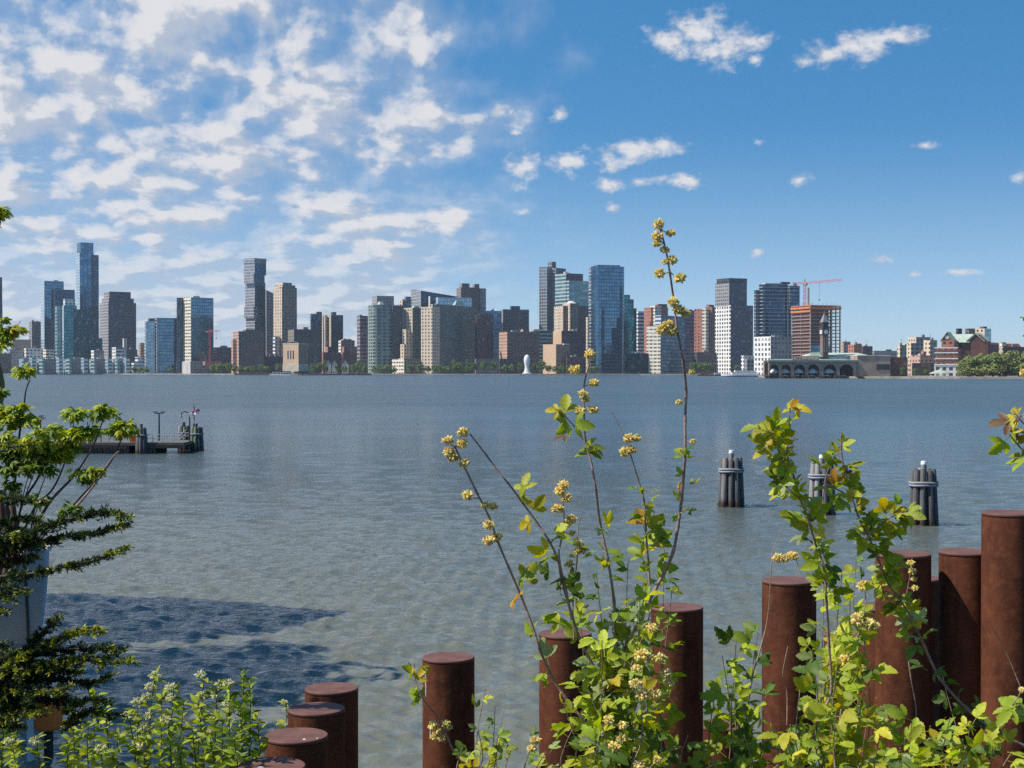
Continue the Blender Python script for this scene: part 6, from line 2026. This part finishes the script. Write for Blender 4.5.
lo = thing('low_shrub', 'low bright shrub along the bottom right corner in front of the posts', 'shrub', (2.3, 6.9, ground_z(2.3, 6.9)))
sprouts(lo, [(888, 890, 728, 7.2, 20), (905, 912, 722, 7.1, 22), (925, 930, 726, 7.1, 22), (945, 950, 718, 7.1, 24), (962, 970, 722, 7.0, 22), (980, 986, 730, 7.0, 20), (935, 940, 745, 6.8, 24), (900, 900, 748, 6.8, 22), (968, 965, 748, 6.8, 24), (990, 996, 745, 6.9, 16), (1005, 1012, 752, 6.9, 16), (950, 955, 735, 7.3, 14), (918, 905, 738, 6.9, 16), (878, 880, 745, 6.9, 18)], (2.2, 7.0), 21, pal=GREEN + TIP[:1], size=.086)
for p_ in ((1000.6, 692), (1012, 700), (1018, 690)):
    pass
re_ = thing('leafy_branch', 'leafy branch with reddish young leaves entering from the right edge above the posts', 'branch', (2.62, 7.2, ground_z(2.62, 7.2)))
E0 = (2.75, 7.2)
shrub_stem(re_, [(1075, 790), (1062, 600), (1050, 500), (1032, 462), (1018, 445), (1009, 434)], 7.2, 7.0, E0, .010, .0025, [(.78, 1.0, 16, S, TIP), (.7, .9, 8, S, GREEN)], [])
shrub_stem(re_, [(1048, 500), (1036, 440), (1022, 422), (1013, 411)], 7.1, 7.0, None, .004, .002, [(.45, 1.0, 14, S, TIP)], [])
shrub_stem(re_, [(1046, 500), (1042, 400), (1034, 330), (1029, 312)], 7.2, 7.2, None, .004, .002, [(.75, 1.0, 6, S * .7, TIP)], [(1024, 373, .8)])
shrub_stem(re_, [(1066, 790), (1050, 740), (1032, 715), (1012, 705)], 7.0, 6.8, E0, .006, .002, [(.6, 1.0, 26, S * 1.1, GREEN)], [(1022, 690, .6)])

# ------------------------------------------------------------------ left: white-flowered shrub
wf = thing('white_flowered_shrub', 'dense green shrub with small cream flower heads in the bottom left corner', 'shrub', (-1.75, 7.0, ground_z(-1.75, 7.0)))
def leafy_stem(root, xb, xt, yt, Y, k, size, pal, tmpl, q0=.3, fl=0, nm='leaves'):
    path = stem_path([(xb, 800), ((xb + xt) / 2 + random.uniform(-4, 4), (yt + 800) / 2), (xt, yt)], Y, Y + random.uniform(-.1, .1), (at(xb, 800, Y).x, Y + .05))
    n = len(path)
    b = MB(); b.tube(path, [.005 + (.0018 - .005) * i / (n - 1) for i in range(n)], 6)
    st = b.build('stem', M_BARKD, root, smooth=True)
    L = Leaves()
    for i in range(k):
        q = q0 + (1 - q0) * ((i + random.random()) / k)
        p, d = along(path, q)
        side = rvec(); side -= np.array(d) * side.dot(np.array(d)); side /= np.linalg.norm(side)
        L.add(*random.choice(tmpl), np.array(p), side + np.array(d) * random.uniform(.2, 1.0), np.array([-.2, -.35, .7]) + rvec(.35), size * random.uniform(.6, 1.2), vary(pick(pal)))
    L.build(nm, M_LEAF, st)
    for i in range(fl):
        p, d = along(path, 1 - i * .035)
        c = p + Vector(rvec(.012))
        flower(512 + F * c.x / c.y, 384 - F * math.tan(math.atan2(c.z - CAM_Z, c.y) + PITCH), c.y, st, .026, 50, ((.62, .62, .42), (.72, .70, .52), (.50, .56, .28)), 'flower_head', .7)
    return st


for (xb, xt, yt, Y, k, fl) in [(70, 72, 716, 7.0, 50, 0), (80, 84, 700, 7.1, 46, 0), (98, 96, 692, 7.2, 50, 0), (112, 106, 708, 6.9, 60, 0), (130, 138, 703, 7.0, 46, 2), (140, 128, 716, 6.8, 56, 1), (150, 155, 672, 7.15, 44, 4), (160, 162, 690, 7.0, 60, 1),
                               (172, 174, 687, 7.1, 44, 2), (182, 184, 700, 6.9, 60, 0), (196, 204, 679, 7.1, 44, 2), (205, 198, 702, 6.9, 60, 0), (216, 217, 684, 7.0, 50, 4), (228, 230, 688, 7.0, 56, 3), (236, 244, 671, 7.2, 90, 0), (246, 250, 678, 7.25, 80, 0), (240, 240, 705, 6.9, 60, 0), (222, 222, 718, 6.8, 60, 0),
                               (256, 257, 715, 7.0, 50, 0), (170, 168, 722, 6.7, 60, 1), (196, 192, 728, 6.7, 60, 0), (150, 146, 730, 6.7, 60, 2), (120, 118, 733, 6.6, 60, 0), (92, 88, 728, 6.7, 50, 0), (66, 70, 736, 6.6, 50, 0), (40, 36, 738, 6.6, 50, 1), (16, 12, 742, 6.5, 50, 1), (20, 16, 724, 6.8, 44, 0), (2, 4, 728, 6.7, 44, 0), (104, 100, 745, 6.5, 60, 1), (212, 210, 742, 6.6, 60, 0), (180, 178, 745, 6.5, 60, 1), (238, 234, 740, 6.6, 50, 0)]:
    dk = xt > 240 and yt < 690
    leafy_stem(wf, xb, xt, yt, Y, int(k * 2.8), .058 if not dk else .05, DARK if dk else WHITES, LANCE, .22, fl)
tk = thing('leafy_twig', 'small pale leafy twig poking up behind the second post of the descending group', 'twig', (at(285, 800, 9.6).x, 9.6, ground_z(-1.4, 9.6)))
for (xb, xt, yt, k, fl) in ((284, 287, 703, 44, 2), (280, 276, 722, 36, 0), (278, 272, 738, 30, 0)):
    leafy_stem(tk, xb, xt, yt, 9.6, k, .062, WHITES, LANCE, .4, fl)

# ------------------------------------------------------------------ left: maple-like shrub with leaf rosettes
mp = thing('young_maple', 'spreading young maple with bright leaf rosettes on thin bare branches at left', 'tree', (at(20, 800, 8.6).x, 8.6, ground_z(-2.8, 8.6)))
STAR = []
for k in range(3):
    g = random.Random(70 + k)
    parts_ = []
    for a, s in ((0, 1.0), (.75, .85), (-.75, .85), (1.5, .55), (-1.5, .55)):
        t_ = blade([.05, .16, .22, .16, .1, .01], .3, .35, rot=a + g.uniform(-.12, .12))
        parts_.append((t_[0] * s, t_[1]))
    STAR.append(join(*parts_))


def maple_branch(px_pts, Yb, Yt, r0, r1, rosettes, foot_=None, bud=False):
    path = stem_path(px_pts, Yb, Yt, foot_)
    n = len(path)
    b = MB(); b.tube(path, [r0 + (r1 - r0) * i / (n - 1) for i in range(n)], 7)
    st = b.build('branch', M_BARKD if not bud else M_BARK, mp, smooth=True)
    L = Leaves()
    for (x, y, r, k, pal) in rosettes:
        Y = min(((512 + F * p.x / p.y - x) ** 2 + (369 - F * (p.z - CAM_Z) / p.y - y) ** 2, p.y) for p in path)[1]
        c = np.array(at(x, y, Y))
        rr = r / F * Y * 1.3
        for _ in range(int(k * 1.9)):
            d = rvec(); d /= np.linalg.norm(d)
            d[2] = d[2] * .55
            p = c + d * rr * random.uniform(.15, .85)
            xd = d * np.array([1, 1, .4]) + np.array([0, 0, random.uniform(-.6, .2)])
            L.add(*random.choice(STAR), p, xd, np.array([-.2, -.3, .8]) + rvec(.35), .042 * random.uniform(.7, 1.3), vary(pick(pal)))
    L.build('leaves', M_LEAF, st)
    return st


B0 = (at(-40, 800, 8.6).x, 8.6)
maple_branch([(-30, 640), (18, 556), (40, 518), (53, 498), (73, 477), (86, 458), (95, 442), (103, 420)], 8.6, 8.3, .014, .003, [(102, 411, 13, 40, MAPLE), (96, 470, 9, 14, MAPLE), (80, 474, 10, 16, MAPLE), (88, 480, 7, 10, DARK)], B0)
maple_branch([(-34, 640), (24, 552), (62, 520), (82, 500), (100, 477), (111, 460), (119, 451)], 8.5, 8.2, .010, .004, [(70, 508, 9, 18, DARK), (66, 515, 6, 8, DARK)], B0, True)
maple_branch([(-30, 640), (12, 556), (30, 517), (37, 505), (52, 490), (62, 470), (70, 445), (74, 422)], 8.7, 8.6, .011, .003, [(75, 414, 11, 36, MAPLE), (82, 434, 14, 38, MAPLE), (70, 439, 13, 32, MAPLE), (64, 452, 14, 36, MAPLE), (58, 456, 12, 24, MAPLE), (90, 430, 9, 18, MAPLE)], B0)
maple_branch([(-30, 640), (34, 548), (78, 500), (108, 466), (121, 440), (124, 430)], 8.5, 8.3, .008, .003, [(123, 427, 13, 40, MAPLE), (117, 432, 9, 18, MAPLE)], B0)
maple_branch([(-34, 640), (6, 560), (22, 505), (38, 478), (46, 452), (49, 432)], 8.7, 8.5, .012, .004, [(49, 431, 12, 34, MAPLE), (45, 447, 14, 34, MAPLE), (36, 440, 12, 28, MAPLE), (52, 452, 10, 20, MAPLE), (34, 458, 12, 22, DARK)], B0)
maple_branch([(-30, 640), (8, 520), (17, 460), (20, 430), (24, 405), (26, 390), (30, 380)], 8.8, 8.8, .012, .003, [(19, 409, 10, 30, MAPLE), (10, 420, 13, 40, MAPLE), (26, 420, 11, 28, MAPLE), (24, 371, 9, 26, MAPLE), (4, 412, 10, 28, MAPLE), (22, 445, 13, 34, MAPLE)], B0)
maple_branch([(-34, 640), (-2, 520), (8, 470), (10, 450)], 8.6, 8.6, .012, .004, [(8, 452, 14, 44, DARK), (16, 458, 13, 34, DARK), (3, 438, 12, 30, MAPLE), (26, 447, 12, 34, TIP[:1] + MAPLE[1:3]), (6, 470, 13, 34, DARK), (12, 485, 9, 16, DARK)], B0)
maple_branch([(-20, 640), (-26, 420), (-22, 350), (-12, 335), (2, 330)], 8.4, 8.2, .012, .003, [(5, 334, 8, 18, MAPLE), (13, 330, 8, 12, TIP[:2]), (2, 343, 7, 10, MAPLE), (2, 320, 5, 8, MAPLE), (1, 392, 5, 8, DARK)], B0)
maple_branch([(-24, 420), (-22, 300), (-14, 230), (-4, 214)], 8.4, 8.2, .008, .003, [(0, 211, 8, 26, MAPLE), (-12, 225, 8, 16, MAPLE)])
for a_, c_ in (((16, 550), (30, 470)), ((12, 550), (36, 468)), ((30, 536), (48, 470)), ((34, 540), (40, 500))):
    maple_branch([a_, ((a_[0] + c_[0]) / 2 - 3, (a_[1] + c_[1]) / 2), c_], 8.6, 8.5, .006, .002, [(c_[0], c_[1], 8, 10, DARK)])

# ------------------------------------------------------------------ left: conifer with flat needled branches
cf = thing('conifer', 'dark conifer with flat needled branches reaching in from the left edge', 'tree', (-2.55, 6.3, ground_z(-2.55, 6.3)))
b = MB()
b.tube([(-2.55, 6.3, ground_z(-2.55, 6.3) - .1), (-2.56, 6.3, 4.6), (-2.5, 6.32, 5.8), (-2.52, 6.3, 7.4)], [.09, .075, .05, .015], 10)
b.build('trunk', M_TRUNK, cf, smooth=True)
for k, (x_, y0_, y1_) in enumerate(((1, 578, 490), (7, 584, 505), (13, 576, 498))):
    b = MB(); Y = 6.5 + k * .06
    b.tube(catmull([Vector((-2.5, Y, ground_z(-2.5, Y))), at(-60, 660, Y), at(x_ - 7, y0_, Y), at(x_ + 2, (y0_ + y1_) / 2, Y), at(x_ - 1, y1_, Y)], 4), .013, 7)
    b.build('trunk', plain('red_brown_bark', (.11, .06, .04), .9, var=.35, scale=20, bump=.4), cf, smooth=True)
NEED = (np.array([(0, 0, 0), (.45, .17, .02), (1, 0, 0), (.45, -.17, .02)]), [(0, 3, 2, 1)])
CDARK = [((.022, .042, .016), 5), ((.034, .060, .020), 4), ((.055, .085, .022), 2)]
CBRIGHT = [((.26, .30, .030), 4), ((.36, .36, .035), 2), ((.15, .20, .028), 3)]


def conifer_branch(px_pts, Yb, Yt, thick=.07, dens=1.0, bright=.15, seed=0, tipbright=True):
    g = random.Random(seed)
    path = catmull([at(x, y, Yb + (Yt - Yb) * i / (len(px_pts) - 1)) for i, (x, y) in enumerate(px_pts)], 6)
    n = len(path)
    b = MB(); b.tube(path, [.008 + (.0025 - .008) * i / (n - 1) for i in range(n)], 6)
    br = b.build('branch', M_BARKD, cf, smooth=True)
    L = Leaves()
    length = sum((q - p).length for p, q in zip(path[:-1], path[1:]))
    nl = int(length / .0056 * dens)
    for k in range(nl):
        q = (k + g.random()) / nl
        p, d = along(path, q)
        d = np.array(d)
        s = g.choice((-1, 1))
        side = np.cross(d, [0, 0, 1]); side /= np.linalg.norm(side)
        lat = side * s * g.uniform(.5, 1) + d * g.uniform(.35, .9) + np.array([0, 0, g.uniform(-.42, .34)])
        lat /= np.linalg.norm(lat)
        ll = thick * (1.0 - .62 * q) * g.uniform(.45, 1.15)
        isb = g.random() < bright
        m_ = max(2, int(ll / .0075))
        for j in range(m_):
            t_ = (j + g.random()) / m_
            c = np.array(p) + lat * ll * t_ + np.array([0, 0, -.10 * ll * t_])
            for _ in range(4):
                nd = lat * .8 + np.array([g.gauss(0, .5), g.gauss(0, .5), g.gauss(.12, .4)])
                nb = isb or (tipbright and q > .86 and g.random() < .6)
                col = pick(CBRIGHT if nb and t_ > .25 else CDARK)
                L.add(*NEED, c, nd, np.array([g.gauss(0, .5), g.gauss(0, .5), 1]), .020 * g.uniform(.7, 1.3), vary(col))
    L.build('needles', M_NEEDLE, br)


CON = [
 ([(-30, 540), (5, 536), (36, 531), (55, 523), (82, 516), (106, 511), (118, 514), (127, 518)], 6.2, 5.9, .085, 1.2, .12),
 ([(-30, 552), (10, 548), (40, 541), (64, 536), (88, 534), (109, 529), (125, 524)], 6.25, 5.95, .080, 1.15, .16),
 ([(-30, 585), (0, 577), (36, 573), (64, 567), (88, 562), (110, 554), (125, 548)], 6.1, 5.8, .075, 1.15, .05),
 ([(-30, 600), (0, 588), (14, 589), (26, 592)], 6.0, 5.8, .06, 1.1, .02), ([(-30, 595), (0, 594), (13, 601)], 6.0, 5.8, .05, 1, .02), ([(-30, 612), (-8, 611), (7, 612)], 6.0, 5.8, .05, 1, .02),
 ([(-30, 500), (0, 497), (20, 499), (42, 501)], 6.3, 6.1, .075, 1.3, .03), ([(-30, 520), (0, 522), (24, 518), (40, 522)], 6.35, 6.2, .085, 1.1, .35), ([(-30, 560), (0, 562), (20, 560), (38, 556)], 6.3, 6.2, .08, 1.1, .15), ([(-30, 450), (0, 447), (20, 446), (34, 444)], 6.3, 6.2, .05, 1.1, .45),
 ([(22, 660), (36, 640), (46, 628), (58, 617)], 6.0, 5.9, .07, 1.1, .04), ([(-20, 676), (14, 664), (44, 645), (72, 633), (90, 630), (98, 632)], 6.0, 5.8, .085, 1.2, .55),
 ([(-20, 662), (20, 655), (58, 651), (90, 648), (112, 648), (121, 650)], 6.1, 5.9, .080, 1.1, .05), ([(-20, 680), (10, 672), (58, 662), (86, 658), (108, 662), (131, 660)], 6.0, 5.75, .10, 1.2, .45),
 ([(-20, 688), (20, 680), (58, 678), (86, 683), (110, 676)], 6.1, 5.9, .085, 1.1, .06), ([(-20, 702), (30, 698), (60, 700), (77, 704)], 6.1, 5.9, .08, 1.1, .05), ([(-20, 672), (10, 684), (36, 692), (64, 688)], 6.0, 5.8, .10, 1.1, .3),
 ([(-20, 722), (10, 716), (30, 714), (44, 712)], 6.0, 5.8, .07, 1.1, .55), ([(-20, 700), (0, 700), (24, 706), (34, 709)], 6.1, 5.9, .085, 1.1, .12), ([(66, 714), (76, 704), (84, 700), (98, 700), (112, 702)], 6.2, 6.1, .06, 1.1, .5), ([(66, 730), (76, 716), (90, 712), (120, 716)], 6.2, 6.1, .06, 1.1, .2),
 ([(-20, 640), (8, 655), (30, 668), (52, 672)], 6.2, 6.0, .09, 1.1, .15), ([(-20, 560), (0, 545), (24, 540), (40, 546)], 6.4, 6.3, .08, 1.1, .1),
 ([(-20, 674), (10, 672), (34, 646), (56, 644)], 6.15, 6.0, .08, 1.2, .15), ([(-20, 668), (24, 664), (50, 668), (78, 672)], 6.15, 6.0, .09, 1.2, .3),
 ([(-20, 692), (16, 690), (40, 694), (60, 694)], 6.2, 6.0, .09, 1.2, .2), ([(-20, 708), (6, 708), (26, 702)], 6.2, 6.1, .09, 1.2, .1), ([(-20, 726), (8, 724), (20, 728)], 6.2, 6.1, .07, 1.2, .3),
 ([(-30, 530), (-4, 528), (18, 532), (34, 538)], 6.3, 6.2, .09, 1.2, .2),
]
for k, (pp, Yb, Yt, th_, de, br_) in enumerate(CON):
    conifer_branch(pp, Yb, Yt, th_ * 1.15, de, br_ * 1.25, 200 + k)
